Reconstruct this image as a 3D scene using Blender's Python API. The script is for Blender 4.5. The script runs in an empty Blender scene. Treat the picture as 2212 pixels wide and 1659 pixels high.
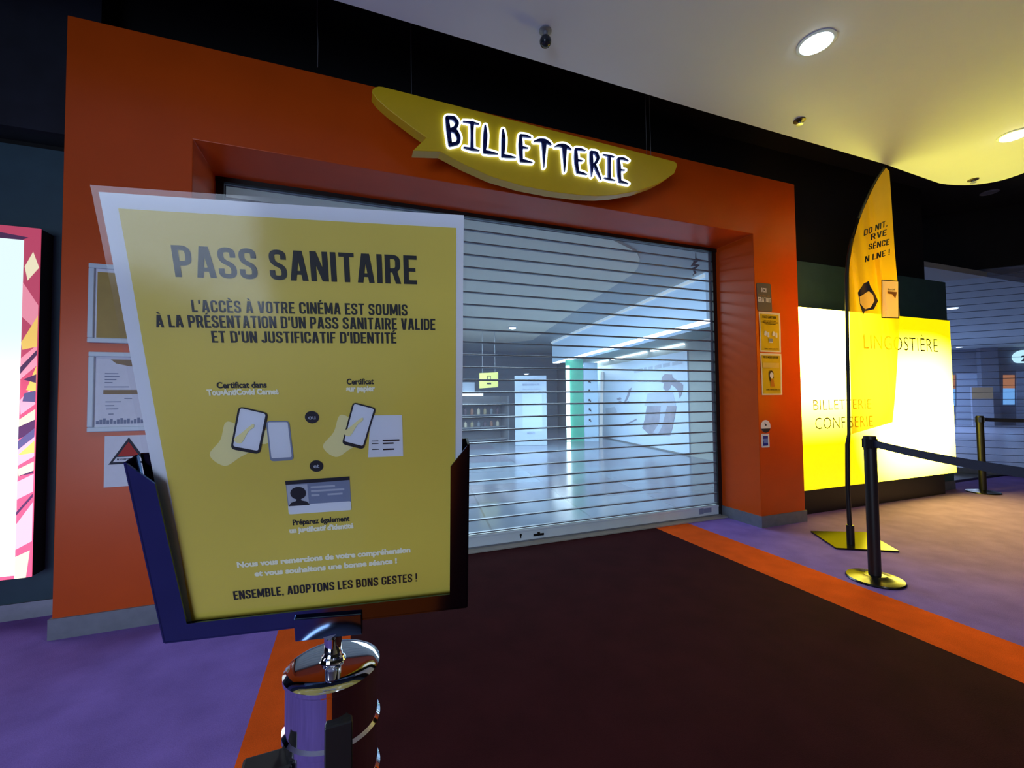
import bpy, bmesh, math, random
from mathutils import Vector, Matrix
random.seed(7)
SC = bpy.context.scene
COL = SC.collection

# ------------------------------------------------------------------ camera
F_PX, YAW, PITCH, ROLL = 923.857, 0.3567, 0.0339, -0.0104
CAM = Vector((0.0, -3.0663, 1.27))
_f = Vector((math.sin(YAW) * math.cos(PITCH), math.cos(YAW) * math.cos(PITCH), math.sin(PITCH)))
_r0 = Vector((math.cos(YAW), -math.sin(YAW), 0))
_u0 = _r0.cross(_f)
_r = _r0 * math.cos(ROLL) + _u0 * math.sin(ROLL)
_u = _u0 * math.cos(ROLL) - _r0 * math.sin(ROLL)
cd = bpy.data.cameras.new('camera')
cam = bpy.data.objects.new('camera', cd)
COL.objects.link(cam)
m = Matrix((_r, _u, -_f)).transposed().to_4x4()
m.translation = CAM
cam.matrix_world = m
cd.sensor_fit = 'HORIZONTAL'
cd.sensor_width = 36.0
cd.lens = 36.0 * F_PX / 2212.0
cd.clip_start = 0.02
cd.clip_end = 100
SC.camera = cam

def ray(px, py):
    return _r * ((px - 1106) / F_PX) + _u * ((829.5 - py) / F_PX) + _f
def at(px, py, x=None, y=None, z=None):
    d = ray(px, py)
    t = (x - CAM.x) / d.x if x is not None else (y - CAM.y) / d.y if y is not None else (z - CAM.z) / d.z
    return CAM + d * t
def hit(px, py, p, n):
    d = ray(px, py)
    return CAM + d * ((Vector(p) - CAM).dot(Vector(n)) / d.dot(Vector(n)))

# ------------------------------------------------------------------ world, view, big lamps
w = bpy.data.worlds.new('world')
SC.world = w
w.use_nodes = True
w.node_tree.nodes['Background'].inputs[0].default_value = (0.55, 0.62, 1.0, 1)
w.node_tree.nodes['Background'].inputs[1].default_value = 0.012
SC.view_settings.view_transform = 'Standard'
SC.view_settings.look = 'None'
SC.view_settings.exposure = 0.0
SC.view_settings.gamma = 1.0
SC.view_settings.use_curve_mapping = False

def area(name, loc, target, sx, sy, power, color, shape='RECTANGLE', spread=180):
    l = bpy.data.lights.new(name, 'AREA')
    l.shape = shape
    l.size = sx
    l.size_y = sy
    l.energy = power
    l.color = color
    l.spread = math.radians(spread)
    o = bpy.data.objects.new(name, l)
    COL.objects.link(o)
    o.location = loc
    o.rotation_euler = (Vector(target) - Vector(loc)).to_track_quat('-Z', 'Y').to_euler()
    return o
def spot(name, loc, target, power, color, angle=120, blend=0.6, r=0.06):
    l = bpy.data.lights.new(name, 'SPOT')
    l.energy = power
    l.color = color
    l.spot_size = math.radians(angle)
    l.spot_blend = blend
    l.shadow_soft_size = r
    o = bpy.data.objects.new(name, l)
    COL.objects.link(o)
    o.location = loc
    o.rotation_euler = (Vector(target) - Vector(loc)).to_track_quat('-Z', 'Y').to_euler()
    return o
# added cool fill lamp, unseen behind the camera, left; also makes the notice's glare
area('rear_fill_lamp', (-3.05, -5.9, 1.20), (-0.3, -2.2, 1.0), 2.7, 2.3, 48, (0.62, 0.76, 1.0), spread=100)
# the hall's ceiling downlights (two of them are seen on the white ceiling)
DOWN = [(2.62, -1.36, 3.4), (5.11, -1.28, 3.4)]
for lx, ly, p, c in ((2.62, -1.36, 32, (0.76, 0.92, 1.0)), (5.11, -1.28, 34, (1.0, 0.62, 0.30)), (0.12, -1.42, 30, (0.9, 0.95, 1.0)),
                     (-2.4, -1.45, 28, (0.9, 0.92, 1.0)), (0.1, -3.9, 22, (0.78, 0.88, 1.0)), (2.6, -3.9, 22, (0.78, 0.88, 1.0)),
                     (-2.4, -3.9, 22, (0.80, 0.90, 1.0)), (5.1, -3.9, 24, (1.0, 0.85, 0.65))):
    spot('downlight_lamp', (lx, ly, 3.36), (lx, ly, 0), p, c, 122 if ly > -2 else 148, 0.9 if ly > -2 else 0.9, 0.07)
# the shopping mall behind the roller shutter
area('mall_area_lamp', (2.0, 5.0, 3.02), (2.0, 5.0, 0), 3.0, 5.0, 600, (0.70, 0.93, 1.0))
area('mall_area_lamp', (5.6, 6.0, 2.3), (6.6, 6.0, 0.6), 0.3, 6.0, 180, (0.70, 0.93, 1.0))
area('mall_area_lamp', (7.0, 9.4, 2.3), (7.4, 9.0, 0.5), 0.3, 2.0, 60, (0.70, 0.93, 1.0))  # added to lighten the dark gap between mural and symbol panel
area('mall_corridor_lamp', (18.5, 8.5, 3.1), (18.5, 8.5, 0), 5.0, 5.0, 1500, (0.70, 0.82, 1.0))
area('mall_corridor_lamp', (12.4, 3.6, 3.1), (12.4, 3.6, 0), 3.0, 3.0, 190, (0.70, 0.82, 1.0))

# ------------------------------------------------------------------ helpers
def s2l(c):
    c = c / 255.0
    return c / 12.92 if c <= 0.04045 else ((c + 0.055) / 1.055) ** 2.4
def srgb(r, g, b):
    return (s2l(r), s2l(g), s2l(b), 1.0)
def mat(name, col, rough=0.5, metal=0.0, var=0.0, scale=8.0, bump=0.0, bscale=200.0, coat=0.0, spec=0.5):
    mt = bpy.data.materials.new(name)
    mt.use_nodes = True
    nt = mt.node_tree
    b = nt.nodes['Principled BSDF']
    b.inputs['Base Color'].default_value = col
    b.inputs['Roughness'].default_value = rough
    b.inputs['Metallic'].default_value = metal
    b.inputs['Specular IOR Level'].default_value = spec
    if coat:
        b.inputs['Coat Weight'].default_value = coat
        b.inputs['Coat Roughness'].default_value = 0.08
    tc = None
    if var or bump:
        tc = nt.nodes.new('ShaderNodeTexCoord')
    if var:
        n = nt.nodes.new('ShaderNodeTexNoise')
        n.inputs['Scale'].default_value = scale
        n.inputs['Detail'].default_value = 6
        nt.links.new(tc.outputs['Object'], n.inputs['Vector'])
        mr = nt.nodes.new('ShaderNodeMapRange')
        mr.inputs['From Min'].default_value = 0.3
        mr.inputs['From Max'].default_value = 0.7
        mr.inputs['To Min'].default_value = 1 - var
        mr.inputs['To Max'].default_value = 1 + var
        nt.links.new(n.outputs['Fac'], mr.inputs['Value'])
        mx = nt.nodes.new('ShaderNodeVectorMath')
        mx.operation = 'SCALE'
        mx.inputs[0].default_value = col[:3]
        nt.links.new(mr.outputs['Result'], mx.inputs['Scale'])
        nt.links.new(mx.outputs['Vector'], b.inputs['Base Color'])
    if bump:
        n2 = nt.nodes.new('ShaderNodeTexNoise')
        n2.inputs['Scale'].default_value = bscale
        n2.inputs['Detail'].default_value = 3
        nt.links.new(tc.outputs['Object'], n2.inputs['Vector'])
        bp = nt.nodes.new('ShaderNodeBump')
        bp.inputs['Strength'].default_value = bump
        bp.inputs['Distance'].default_value = 0.01
        nt.links.new(n2.outputs['Fac'], bp.inputs['Height'])
        nt.links.new(bp.outputs['Normal'], b.inputs['Normal'])
    return mt
def emit(name, col, strength):
    mt = bpy.data.materials.new(name)
    mt.use_nodes = True
    nt = mt.node_tree
    b = nt.nodes['Principled BSDF']
    b.inputs['Base Color'].default_value = (0.02, 0.02, 0.02, 1)
    b.inputs['Emission Color'].default_value = col
    b.inputs['Emission Strength'].default_value = strength
    return mt
def clear(name, tint, fac, milk=None, rough=0.05, bump=0.0, bscale=20):
    """thin clear sheet: see-through, with a glossy and slightly milky share"""
    mt = bpy.data.materials.new(name)
    mt.use_nodes = True
    nt = mt.node_tree
    out = nt.nodes['Material Output']
    b = nt.nodes['Principled BSDF']
    b.inputs['Base Color'].default_value = milk or (0.8, 0.85, 0.95, 1)
    b.inputs['Roughness'].default_value = rough
    t = nt.nodes.new('ShaderNodeBsdfTransparent')
    t.inputs[0].default_value = tint
    mx = nt.nodes.new('ShaderNodeMixShader')
    mx.inputs[0].default_value = fac
    nt.links.new(t.outputs[0], mx.inputs[1])
    nt.links.new(b.outputs[0], mx.inputs[2])
    nt.links.new(mx.outputs[0], out.inputs['Surface'])
    return mt

class MB:
    def __init__(self):
        self.v, self.f = [], []
    def poly(self, pts):
        n = len(self.v)
        self.v += [tuple(p) for p in pts]
        self.f.append(tuple(range(n, n + len(pts))))
        return self
    def prism(self, pts, off):
        """closed prism: outline pts (3-D), pushed by off"""
        off = Vector(off)
        pts = [Vector(p) for p in pts]
        n, k = len(self.v), len(pts)
        self.v += [tuple(p) for p in pts] + [tuple(p + off) for p in pts]
        self.f.append(tuple(range(n, n + k)))
        self.f.append(tuple(range(n + 2 * k - 1, n + k - 1, -1)))
        for i in range(k):
            j = (i + 1) % k
            self.f.append((n + i, n + k + i, n + k + j, n + j))
        return self
    def box(self, x0, x1, y0, y1, z0, z1):
        return self.prism([(x0, y0, z0), (x1, y0, z0), (x1, y1, z0), (x0, y1, z0)], (0, 0, z1 - z0))
    def obox(self, c, ax, ay, az):
        """box from centre and three half-axis vectors"""
        c, ax, ay, az = Vector(c), Vector(ax), Vector(ay), Vector(az)
        return self.prism([c - ax - ay - az, c + ax - ay - az, c + ax + ay - az, c - ax + ay - az], az * 2)
    def tube(self, pts, r, seg=12, cap=True):
        pts = [Vector(p) for p in pts]
        rs = r if isinstance(r, (list, tuple)) else [r] * len(pts)
        n0 = len(self.v)
        for i, p in enumerate(pts):
            d = (pts[min(i + 1, len(pts) - 1)] - pts[max(i - 1, 0)]).normalized()
            a = Vector((0, 0, 1)) if abs(d.z) < 0.9 else Vector((1, 0, 0))
            e1 = d.cross(a).normalized()
            e2 = d.cross(e1)
            for k in range(seg):
                t = 2 * math.pi * k / seg
                self.v.append(tuple(p + (e1 * math.cos(t) + e2 * math.sin(t)) * rs[i]))
        for i in range(len(pts) - 1):
            for k in range(seg):
                k2 = (k + 1) % seg
                self.f.append((n0 + i * seg + k, n0 + i * seg + k2, n0 + (i + 1) * seg + k2, n0 + (i + 1) * seg + k))
        if cap:
            self.f.append(tuple(n0 + k for k in range(seg))[::-1])
            self.f.append(tuple(n0 + (len(pts) - 1) * seg + k for k in range(seg)))
        return self
    def lathe(self, prof, c, seg=48):
        """prof = [(r, z)] spun about the vertical through c"""
        n0 = len(self.v)
        for r, z in prof:
            for k in range(seg):
                t = 2 * math.pi * k / seg
                self.v.append((c[0] + max(r, 1e-5) * math.cos(t), c[1] + max(r, 1e-5) * math.sin(t), c[2] + z))
        for i in range(len(prof) - 1):
            for k in range(seg):
                k2 = (k + 1) % seg
                self.f.append((n0 + i * seg + k, n0 + i * seg + k2, n0 + (i + 1) * seg + k2, n0 + (i + 1) * seg + k))
        self.f.append(tuple(n0 + k for k in range(seg))[::-1])
        self.f.append(tuple(n0 + (len(prof) - 1) * seg + k for k in range(seg)))
        return self
    def grid(self, fn, nu, nv):
        n0 = len(self.v)
        for j in range(nv + 1):
            for i in range(nu + 1):
                self.v.append(tuple(fn(i / nu, j / nv)))
        for j in range(nv):
            for i in range(nu):
                a = n0 + j * (nu + 1) + i
                self.f.append((a, a + 1, a + nu + 2, a + nu + 1))
        return self
    def sphere(self, c, r, seg=20, rings=12, sz=1.0):
        return self.lathe([(r * math.sin(math.pi * i / rings), -r * sz * math.cos(math.pi * i / rings)) for i in range(rings + 1)], c, seg)
    def add(self, verts, faces):
        n = len(self.v)
        self.v += [tuple(p) for p in verts]
        self.f += [tuple(i + n for i in f) for f in faces]
        return self
    def build(self, name, material, parent=None, smooth=False, bevel=0.0, fix=True):
        me = bpy.data.meshes.new(name)
        me.from_pydata(self.v, [], self.f)
        if fix:
            bm = bmesh.new()
            bm.from_mesh(me)
            bmesh.ops.recalc_face_normals(bm, faces=bm.faces)
            bm.to_mesh(me)
            bm.free()
        me.materials.append(material)
        o = bpy.data.objects.new(name, me)
        COL.objects.link(o)
        if smooth:
            for p in me.polygons:
                p.use_smooth = True
            es = o.modifiers.new('split', 'EDGE_SPLIT')
            es.split_angle = math.radians(38)
        if bevel:
            b = o.modifiers.new('bevel', 'BEVEL')
            b.width = bevel
            b.segments = 2
            b.limit_method = 'ANGLE'
        if parent:
            o.parent = parent
            o.matrix_parent_inverse = parent.matrix_world.inverted()
        return o
def thing(name, loc, label, cat, group=None):
    o = bpy.data.objects.new(name, None)
    o.empty_display_size = 0.05
    COL.objects.link(o)
    o.location = loc
    o.matrix_world = Matrix.Translation(Vector(loc))
    return tag(o, label, cat, group)
def tag(o, label, cat, group=None):
    o['label'] = label
    o['category'] = cat
    if group:
        o['group'] = group
    return o
def struct(o):
    o['kind'] = 'structure'
    return o

# lettering ----------------------------------------------------------
_fc = {}
def text2d(s, offset=0.0, space=1.0):
    key = (s, offset, space)
    if key in _fc:
        return _fc[key]
    c = bpy.data.curves.new('lettering', 'FONT')
    c.body = s
    c.offset = offset
    c.space_character = space
    c.resolution_u = 3
    o = bpy.data.objects.new('lettering', c)
    COL.objects.link(o)
    bpy.context.view_layer.update()
    dg = bpy.context.evaluated_depsgraph_get()
    me = bpy.data.meshes.new_from_object(o.evaluated_get(dg))
    v = [(p.co.x, p.co.y) for p in me.vertices]
    f = [tuple(p.vertices) for p in me.polygons]
    bpy.data.objects.remove(o)
    bpy.data.curves.remove(c)
    bpy.data.meshes.remove(me)
    _fc[key] = (v, f)
    return v, f
def write(mb, s, x0, x1, y, cap, fn, offset=0.02, space=1.0):
    """lettering spanning x0..x1 on the baseline y with cap height cap, placed by fn(x, y)"""
    v, f = text2d(s, offset, space)
    hv, _ = text2d('H', offset)
    hh = max(p[1] for p in hv)
    a, b = min(p[0] for p in v), max(p[0] for p in v)
    mb.add([fn(x0 + (p[0] - a) / (b - a) * (x1 - x0), y + p[1] / hh * cap) for p in v], f)
    return mb

# condensed bold capitals drawn from strokes, like the notices' typeface
def _round(P, r, closed=False):
    out = []
    n = len(P)
    for i in range(n):
        q = Vector(P[i])
        if not closed and i in (0, n - 1):
            out.append(tuple(q))
            continue
        a, c = Vector(P[i - 1]), Vector(P[(i + 1) % n])
        e0 = q + (a - q).normalized() * min(r, (a - q).length * 0.5)
        e1 = q + (c - q).normalized() * min(r, (c - q).length * 0.5)
        for k in range(6):
            t = k / 5
            out.append(tuple(e0 * (1 - t) ** 2 + q * 2 * t * (1 - t) + e1 * t * t))
    if closed:
        out.append(out[0])
    return out
ST = 0.15
def _ribbon(P, w=ST):
    """quads along a centre line, mitred"""
    V, Fc = [], []
    n = len(P)
    closed = P[0] == P[-1]
    for i in range(n):
        a = Vector(P[i - 1]) if i > 0 else (Vector(P[n - 2]) if closed else None)
        b = Vector(P[i])
        c = Vector(P[i + 1]) if i < n - 1 else (Vector(P[1]) if closed else None)
        d = Vector((0, 0))
        if a is not None and (b - a).length > 1e-6:
            d += (b - a).normalized()
        if c is not None and (c - b).length > 1e-6:
            d += (c - b).normalized()
        d.normalize()
        nn = Vector((-d.y, d.x))
        V += [tuple(b + nn * w / 2), tuple(b - nn * w / 2)]
    for i in range(n - 1):
        Fc.append((2 * i, 2 * i + 1, 2 * i + 3, 2 * i + 2))
    return V, Fc
def _para(x0, y0, x1, y1, w=0.16):
    return [(x0 - w / 2, y0), (x0 + w / 2, y0), (x1 + w / 2, y1), (x1 - w / 2, y1)], [(0, 1, 2, 3)]
def _bar(x0, x1, y0, y1):
    return [(x0, y0), (x1, y0), (x1, y1), (x0, y1)], [(0, 1, 2, 3)]
_stem = lambda x=0.075: _bar(x - 0.078, x + 0.078, 0, 1)
def _rp(P, r=0.17, closed=False):
    return _ribbon(_round(P, r, closed))
GLY = {
 'A': (0.50, [_para(0.08, 0, 0.215, 1), _para(0.42, 0, 0.285, 1), _bar(0.13, 0.37, 0.20, 0.33)]),
 'B': (0.47, [_stem(), _rp([(0.075, 0.925), (0.375, 0.925), (0.375, 0.52), (0.075, 0.52)]), _rp([(0.075, 0.52), (0.395, 0.52), (0.395, 0.075), (0.075, 0.075)])]),
 'C': (0.47, [_rp([(0.395, 0.64), (0.395, 0.925), (0.075, 0.925), (0.075, 0.075), (0.395, 0.075), (0.395, 0.36)])]),
 'D': (0.47, [_stem(), _rp([(0.075, 0.925), (0.395, 0.925), (0.395, 0.075), (0.075, 0.075)])]),
 'E': (0.40, [_stem(), _bar(0.075, 0.40, 0.86, 1), _bar(0.075, 0.36, 0.44, 0.57), _bar(0.075, 0.40, 0, 0.14)]),
 'F': (0.39, [_stem(), _bar(0.075, 0.39, 0.86, 1), _bar(0.075, 0.35, 0.42, 0.55)]),
 'G': (0.47, [_rp([(0.395, 0.66), (0.395, 0.925), (0.075, 0.925), (0.075, 0.075), (0.395, 0.075), (0.395, 0.45)]), _bar(0.24, 0.47, 0.40, 0.53)]),
 'H': (0.48, [_stem(), _stem(0.405), _bar(0.075, 0.405, 0.44, 0.57)]),
 'I': (0.155, [_stem()]),
 'J': (0.36, [_rp([(0.285, 1), (0.285, 0.075), (0.045, 0.075), (0.045, 0.28)], 0.14)]),
 'L': (0.38, [_stem(), _bar(0.075, 0.38, 0, 0.14)]),
 'M': (0.62, [_stem(), _stem(0.545), _para(0.10, 1, 0.31, 0.12, 0.15), _para(0.52, 1, 0.31, 0.12, 0.15)]),
 'N': (0.49, [_stem(), _stem(0.415), _para(0.09, 1, 0.40, 0, 0.16)]),
 'O': (0.47, [_rp([(0.075, 0.5), (0.075, 0.925), (0.395, 0.925), (0.395, 0.075), (0.075, 0.075)], 0.17, True)]),
 'P': (0.46, [_stem(), _rp([(0.075, 0.925), (0.385, 0.925), (0.385, 0.44), (0.075, 0.44)])]),
 'Q': (0.47, [_rp([(0.075, 0.5), (0.075, 0.925), (0.395, 0.925), (0.395, 0.075), (0.075, 0.075)], 0.17, True), _para(0.40, -0.04, 0.27, 0.26, 0.13)]),
 'R': (0.48, [_stem(), _rp([(0.075, 0.925), (0.385, 0.925), (0.385, 0.46), (0.075, 0.46)]), _para(0.40, 0, 0.28, 0.46)]),
 'S': (0.46, [_rp([(0.385, 0.68), (0.385, 0.925), (0.075, 0.925), (0.075, 0.58), (0.385, 0.42), (0.385, 0.075), (0.065, 0.075), (0.065, 0.32)], 0.15)]),
 'T': (0.44, [_stem(0.22), _bar(0, 0.44, 0.86, 1)]),
 'U': (0.47, [_rp([(0.075, 1), (0.075, 0.075), (0.395, 0.075), (0.395, 1)])]),
 'V': (0.48, [_para(0.08, 1, 0.215, 0), _para(0.40, 1, 0.265, 0)]),
 ',': (0.15, [_bar(0.0, 0.15, 0, 0.15), _para(0.05, -0.14, 0.09, 0.02, 0.09)]),
 "'": (0.13, [_para(0.06, 0.68, 0.075, 1, 0.12)]),
 '!': (0.15, [_bar(0.0, 0.15, 0, 0.15), _para(0.075, 0.26, 0.075, 1, 0.14)]),
 ' ': (0.17, []),
}
ACC = {'É': ('E', 1), 'È': ('E', -1), 'À': ('A', -1)}
def caps(mb, s, x0, x1, y, cap, fn):
    """condensed capitals spanning x0..x1"""
    V, Fc, x = [], [], 0.0
    for ch in s:
        base, ac = ACC.get(ch, (ch, 0))
        w_, pieces = GLY[base]
        pieces = list(pieces)
        if ac:
            pieces.append(_para(w_ / 2 - 0.05 * ac, 1.06, w_ / 2 + 0.07 * ac, 1.22, 0.13))
        for pv, pf in pieces:
            n = len(V)
            V += [(x + p[0], p[1]) for p in pv]
            Fc += [tuple(i + n for i in f) for f in pf]
        x += w_ + 0.085
    x -= 0.085
    mb.add([fn(x0 + p[0] / x * (x1 - x0), y + p[1] * cap) for p in V], Fc)
    return mb

# ------------------------------------------------------------------ materials
M = {}
M['orange'] = mat('orange_lacquer', srgb(214, 82, 13), 0.32, var=0.05, scale=3, bump=0.02, bscale=260, spec=0.32)
M['dark_wall'] = mat('dark_teal_paint', srgb(46, 78, 92), 0.6, var=0.1)
M['black_paint'] = mat('black_paint', srgb(13, 14, 20), 0.8, var=0.2)
M['navy_paint'] = mat('dark_navy_paint', srgb(30, 34, 48), 0.8, var=0.2)
M['white_paint'] = mat('white_ceiling_paint', srgb(204, 214, 236), 0.6, var=0.02, scale=2)
M['alu'] = mat('brushed_aluminium', srgb(165, 172, 180), 0.42, 0.8, var=0.08, scale=20)
M['alu_dull'] = mat('dull_metal', srgb(130, 136, 146), 0.5, 0.5, var=0.08, scale=20)
M['chrome'] = mat('chrome', srgb(225, 228, 235), 0.06, 1.0)
M['steel'] = mat('polished_steel', srgb(92, 112, 140), 0.10, 1.0)
M['black'] = mat('black_plastic', srgb(16, 16, 18), 0.45, var=0.1)
M['black_gloss'] = mat('black_gloss_metal', srgb(14, 14, 15), 0.22, 0.0)
M['belt'] = mat('navy_webbing', srgb(28, 34, 66), 0.7, bump=0.3, bscale=500)
M['white_plastic'] = mat('white_plastic', srgb(205, 222, 235), 0.4, var=0.03)
M['paper'] = mat('white_paper', srgb(226, 232, 245), 0.6, var=0.02, scale=30)
M['yellow_ink'] = mat('yellow_print', srgb(220, 200, 84), 0.55, var=0.03, scale=12)
M['black_ink'] = mat('black_print', srgb(20, 24, 28), 0.6)
M['white_ink'] = mat('white_print', srgb(246, 246, 228), 0.6)
M['grey_ink'] = mat('grey_print', srgb(128, 140, 170), 0.6)
M['lgrey_ink'] = mat('light_grey_print', srgb(185, 192, 210), 0.6)
M['cream_ink'] = mat('cream_print', srgb(240, 232, 170), 0.6)
M['red_ink'] = mat('red_print', srgb(180, 32, 26), 0.6)
M['navy_ink'] = mat('navy_print', srgb(22, 26, 52), 0.6)
M['brown_ink'] = mat('brown_print', srgb(58, 28, 16), 0.6)
M['blue_ink'] = mat('blue_print', srgb(28, 40, 150), 0.6)
M['lblue_ink'] = mat('light_blue_print', srgb(110, 140, 220), 0.6)
M['orange_ink'] = mat('orange_print', srgb(190, 120, 30), 0.6)
M['tan_ink'] = mat('tan_print', srgb(150, 128, 96), 0.6)
M['sign_yellow'] = mat('yellow_sign_panel', srgb(226, 190, 24), 0.38, var=0.03, scale=5)
M['navy_letter'] = mat('navy_letter_face', srgb(26, 44, 140), 0.35)
M['halo'] = emit('lit_letter_edge', (0.80, 0.95, 1.0, 1), 1.9)
M['lamp_cool'] = emit('cool_lamp', (0.75, 0.97, 1.0, 1), 14)
M['lamp_warm'] = emit('warm_lamp', (1.0, 0.97, 0.85, 1), 14)
M['led'] = emit('led_strip', (0.80, 0.95, 1.0, 1), 6)
M['glow_soft'] = emit('soft_glow_strip', (0.70, 0.90, 1.0, 1), 0.9)

def carpet():
    mt = bpy.data.materials.new('carpet')
    mt.use_nodes = True
    nt = mt.node_tree
    b = nt.nodes['Principled BSDF']
    b.inputs['Roughness'].default_value = 0.95
    b.inputs['Specular IOR Level'].default_value = 0.04
    tc = nt.nodes.new('ShaderNodeTexCoord')
    sp = nt.nodes.new('ShaderNodeSeparateXYZ')
    nt.links.new(tc.outputs['Object'], sp.inputs[0])
    cr = nt.nodes.new('ShaderNodeValToRGB')
    mr = nt.nodes.new('ShaderNodeMapRange')
    mr.inputs['From Min'].default_value = -2.0
    mr.inputs['From Max'].default_value = 4.0
    nt.links.new(sp.outputs['X'], mr.inputs['Value'])
    nt.links.new(mr.outputs['Result'], cr.inputs[0])
    purple, orange, brown = srgb(122, 98, 176), srgb(214, 84, 24), srgb(52, 20, 24)
    cr.color_ramp.interpolation = 'CONSTANT'
    el = cr.color_ramp.elements
    el[0].position, el[0].color = 0.0, purple
    el[1].position, el[1].color = (-0.405 + 2) / 6, orange
    for x, c in ((-0.02, brown), (2.752, orange), (3.14, purple)):
        e = el.new((x + 2) / 6)
        e.color = c
    n = nt.nodes.new('ShaderNodeTexNoise')
    n.inputs['Scale'].default_value = 5
    n.inputs['Detail'].default_value = 8
    nt.links.new(tc.outputs['Object'], n.inputs['Vector'])
    n3 = nt.nodes.new('ShaderNodeTexNoise')
    n3.inputs['Scale'].default_value = 260
    n3.inputs['Detail'].default_value = 2
    nt.links.new(tc.outputs['Object'], n3.inputs['Vector'])
    ad = nt.nodes.new('ShaderNodeMath')
    ad.operation = 'ADD'
    nt.links.new(n.outputs['Fac'], ad.inputs[0])
    nt.links.new(n3.outputs['Fac'], ad.inputs[1])
    m2 = nt.nodes.new('ShaderNodeMapRange')
    m2.inputs['From Min'].default_value = 0.7
    m2.inputs['From Max'].default_value = 1.3
    m2.inputs['To Min'].default_value = 0.8
    m2.inputs['To Max'].default_value = 1.2
    nt.links.new(ad.outputs[0], m2.inputs['Value'])
    vm = nt.nodes.new('ShaderNodeVectorMath')
    vm.operation = 'SCALE'
    nt.links.new(cr.outputs[0], vm.inputs[0])
    nt.links.new(m2.outputs['Result'], vm.inputs['Scale'])
    nt.links.new(vm.outputs[0], b.inputs['Base Color'])
    bp = nt.nodes.new('ShaderNodeBump')
    bp.inputs['Strength'].default_value = 0.35
    bp.inputs['Distance'].default_value = 0.006
    nt.links.new(n3.outputs['Fac'], bp.inputs['Height'])
    nt.links.new(bp.outputs[0], b.inputs['Normal'])
    return mt
def mall_tiles():
    mt = mat('polished_tiles', srgb(150, 160, 172), 0.16, var=0.06, scale=2)
    nt = mt.node_tree
    b = nt.nodes['Principled BSDF']
    tc = nt.nodes.new('ShaderNodeTexCoord')
    mp = nt.nodes.new('ShaderNodeMapping')
    mp.inputs['Rotation'].default_value = (0, 0, math.radians(9))
    nt.links.new(tc.outputs['Object'], mp.inputs[0])
    br = nt.nodes.new('ShaderNodeTexBrick')
    br.offset = 0.0
    br.inputs['Scale'].default_value = 1.0
    br.inputs['Brick Width'].default_value = 1.1
    br.inputs['Row Height'].default_value = 1.1
    br.inputs['Mortar Size'].default_value = 0.012
    br.inputs['Color1'].default_value = srgb(112, 126, 142)
    br.inputs['Color2'].default_value = srgb(96, 92, 108)
    br.inputs['Mortar'].default_value = srgb(86, 90, 100)
    nt.links.new(mp.outputs[0], br.inputs['Vector'])
    nt.links.new(br.outputs['Color'], b.inputs['Base Color'])
    return mt
M['carpet'] = carpet()
M['tiles'] = mall_tiles()

# ------------------------------------------------------------------ the room
XL, XR, ZT = -1.516, 4.297, 3.463         # orange portal
OL, OR, OT, OD = -0.916, 3.695, 2.869, 0.52
LW, RW = 0.36, 0.28                       # dark walls beside it
fl = MB().box(-7, 15, -9, 0.50, -0.1, 0.0)
struct(fl.build('floor', M['carpet']))
wf = MB()
wf.prism([(XL, 0, 0), (OL, 0, 0), (OL, 0, OT), (OR, 0, OT), (OR, 0, 0), (XR, 0, 0), (XR, 0, ZT), (XL, 0, ZT)], (0, OD, 0))
struct(wf.build('wall_front', M['orange'], bevel=0.004))
struct(MB().box(-7, XL, LW, LW + 0.14, 0, 2.84).build('wall_left', M['dark_wall']))
struct(MB().box(-7, XL, LW - 0.02, LW + 0.16, 2.94, 4.2).build('wall_left', M['navy_paint']))
struct(MB().box(XR, 7.56, RW, RW + 0.2, 0, 2.79).build('wall_right', M['dark_wall']))
ub = MB().box(-7, 7.60, 0.52, 0.60, 2.869, 4.2)
struct(ub.build('wall_upper', M['black_paint']))
struct(MB().box(-7, 15, -9, 6.0, 4.2, 4.3).build('ceiling', M['black_paint']))
# white dropped ceiling with its rounded corner
edge = [(-7, -0.665), (0, -0.675), (2.4, -0.645), (4.6, -0.637), (5.15, -0.612)]
for k in range(1, 10):
    a = math.radians(90 - k * 10)
    edge.append((5.45 + 0.64 * math.cos(a) * (1 + 0.0), -0.90 + 0.31 * math.sin(a)))
edge += [(6.09, -0.95), (6.02, -1.3), (5.9, -3), (5.9, -8.9), (-7, -8.9)]
struct(MB().prism([(x, y, 3.4) for x, y in edge], (0, 0, 0.12)).build('ceiling', M['white_paint']))
struct(MB().box(-7, 15, -9.1, -9.0, 0, 4.2).build('wall_back', M['navy_paint']))
struct(MB().box(-7.1, -7.0, -9, 0.6, 0, 4.2).build('wall_side', M['navy_paint']))

# baseboards
def bb(x0, x1, y, h=0.105):
    return MB().box(x0, x1, y - 0.012, y, 0.0, h)
b = bb(XL - 0.012, OL + 0.012, 0, 0.11)
b.box(OL, OL + 0.012, 0, OD, 0, 0.11)
b.box(XL - 0.012, XL, 0, LW, 0, 0.11)
struct(b.build('baseboard_front', M['alu_dull']))
b = bb(OR - 0.012, XR + 0.012, 0, 0.11)
b.box(OR - 0.012, OR, 0, OD - 0.06, 0, 0.11)
b.box(XR, XR + 0.012, 0, RW, 0, 0.11)
struct(b.build('baseboard_front', M['alu_dull']))
struct(bb(-7, XL, LW, 0.095).build('baseboard_left', M['alu']))
struct(bb(XR + 0.012, 7.56, RW, 0.11).build('baseboard_right', M['alu_dull']))
struct(MB().box(OL, OR, 0.385, 0.60, 0.0, 0.012).build('trim_1', mat('threshold_plate', srgb(176, 176, 170), 0.5, 0.3)))

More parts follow.
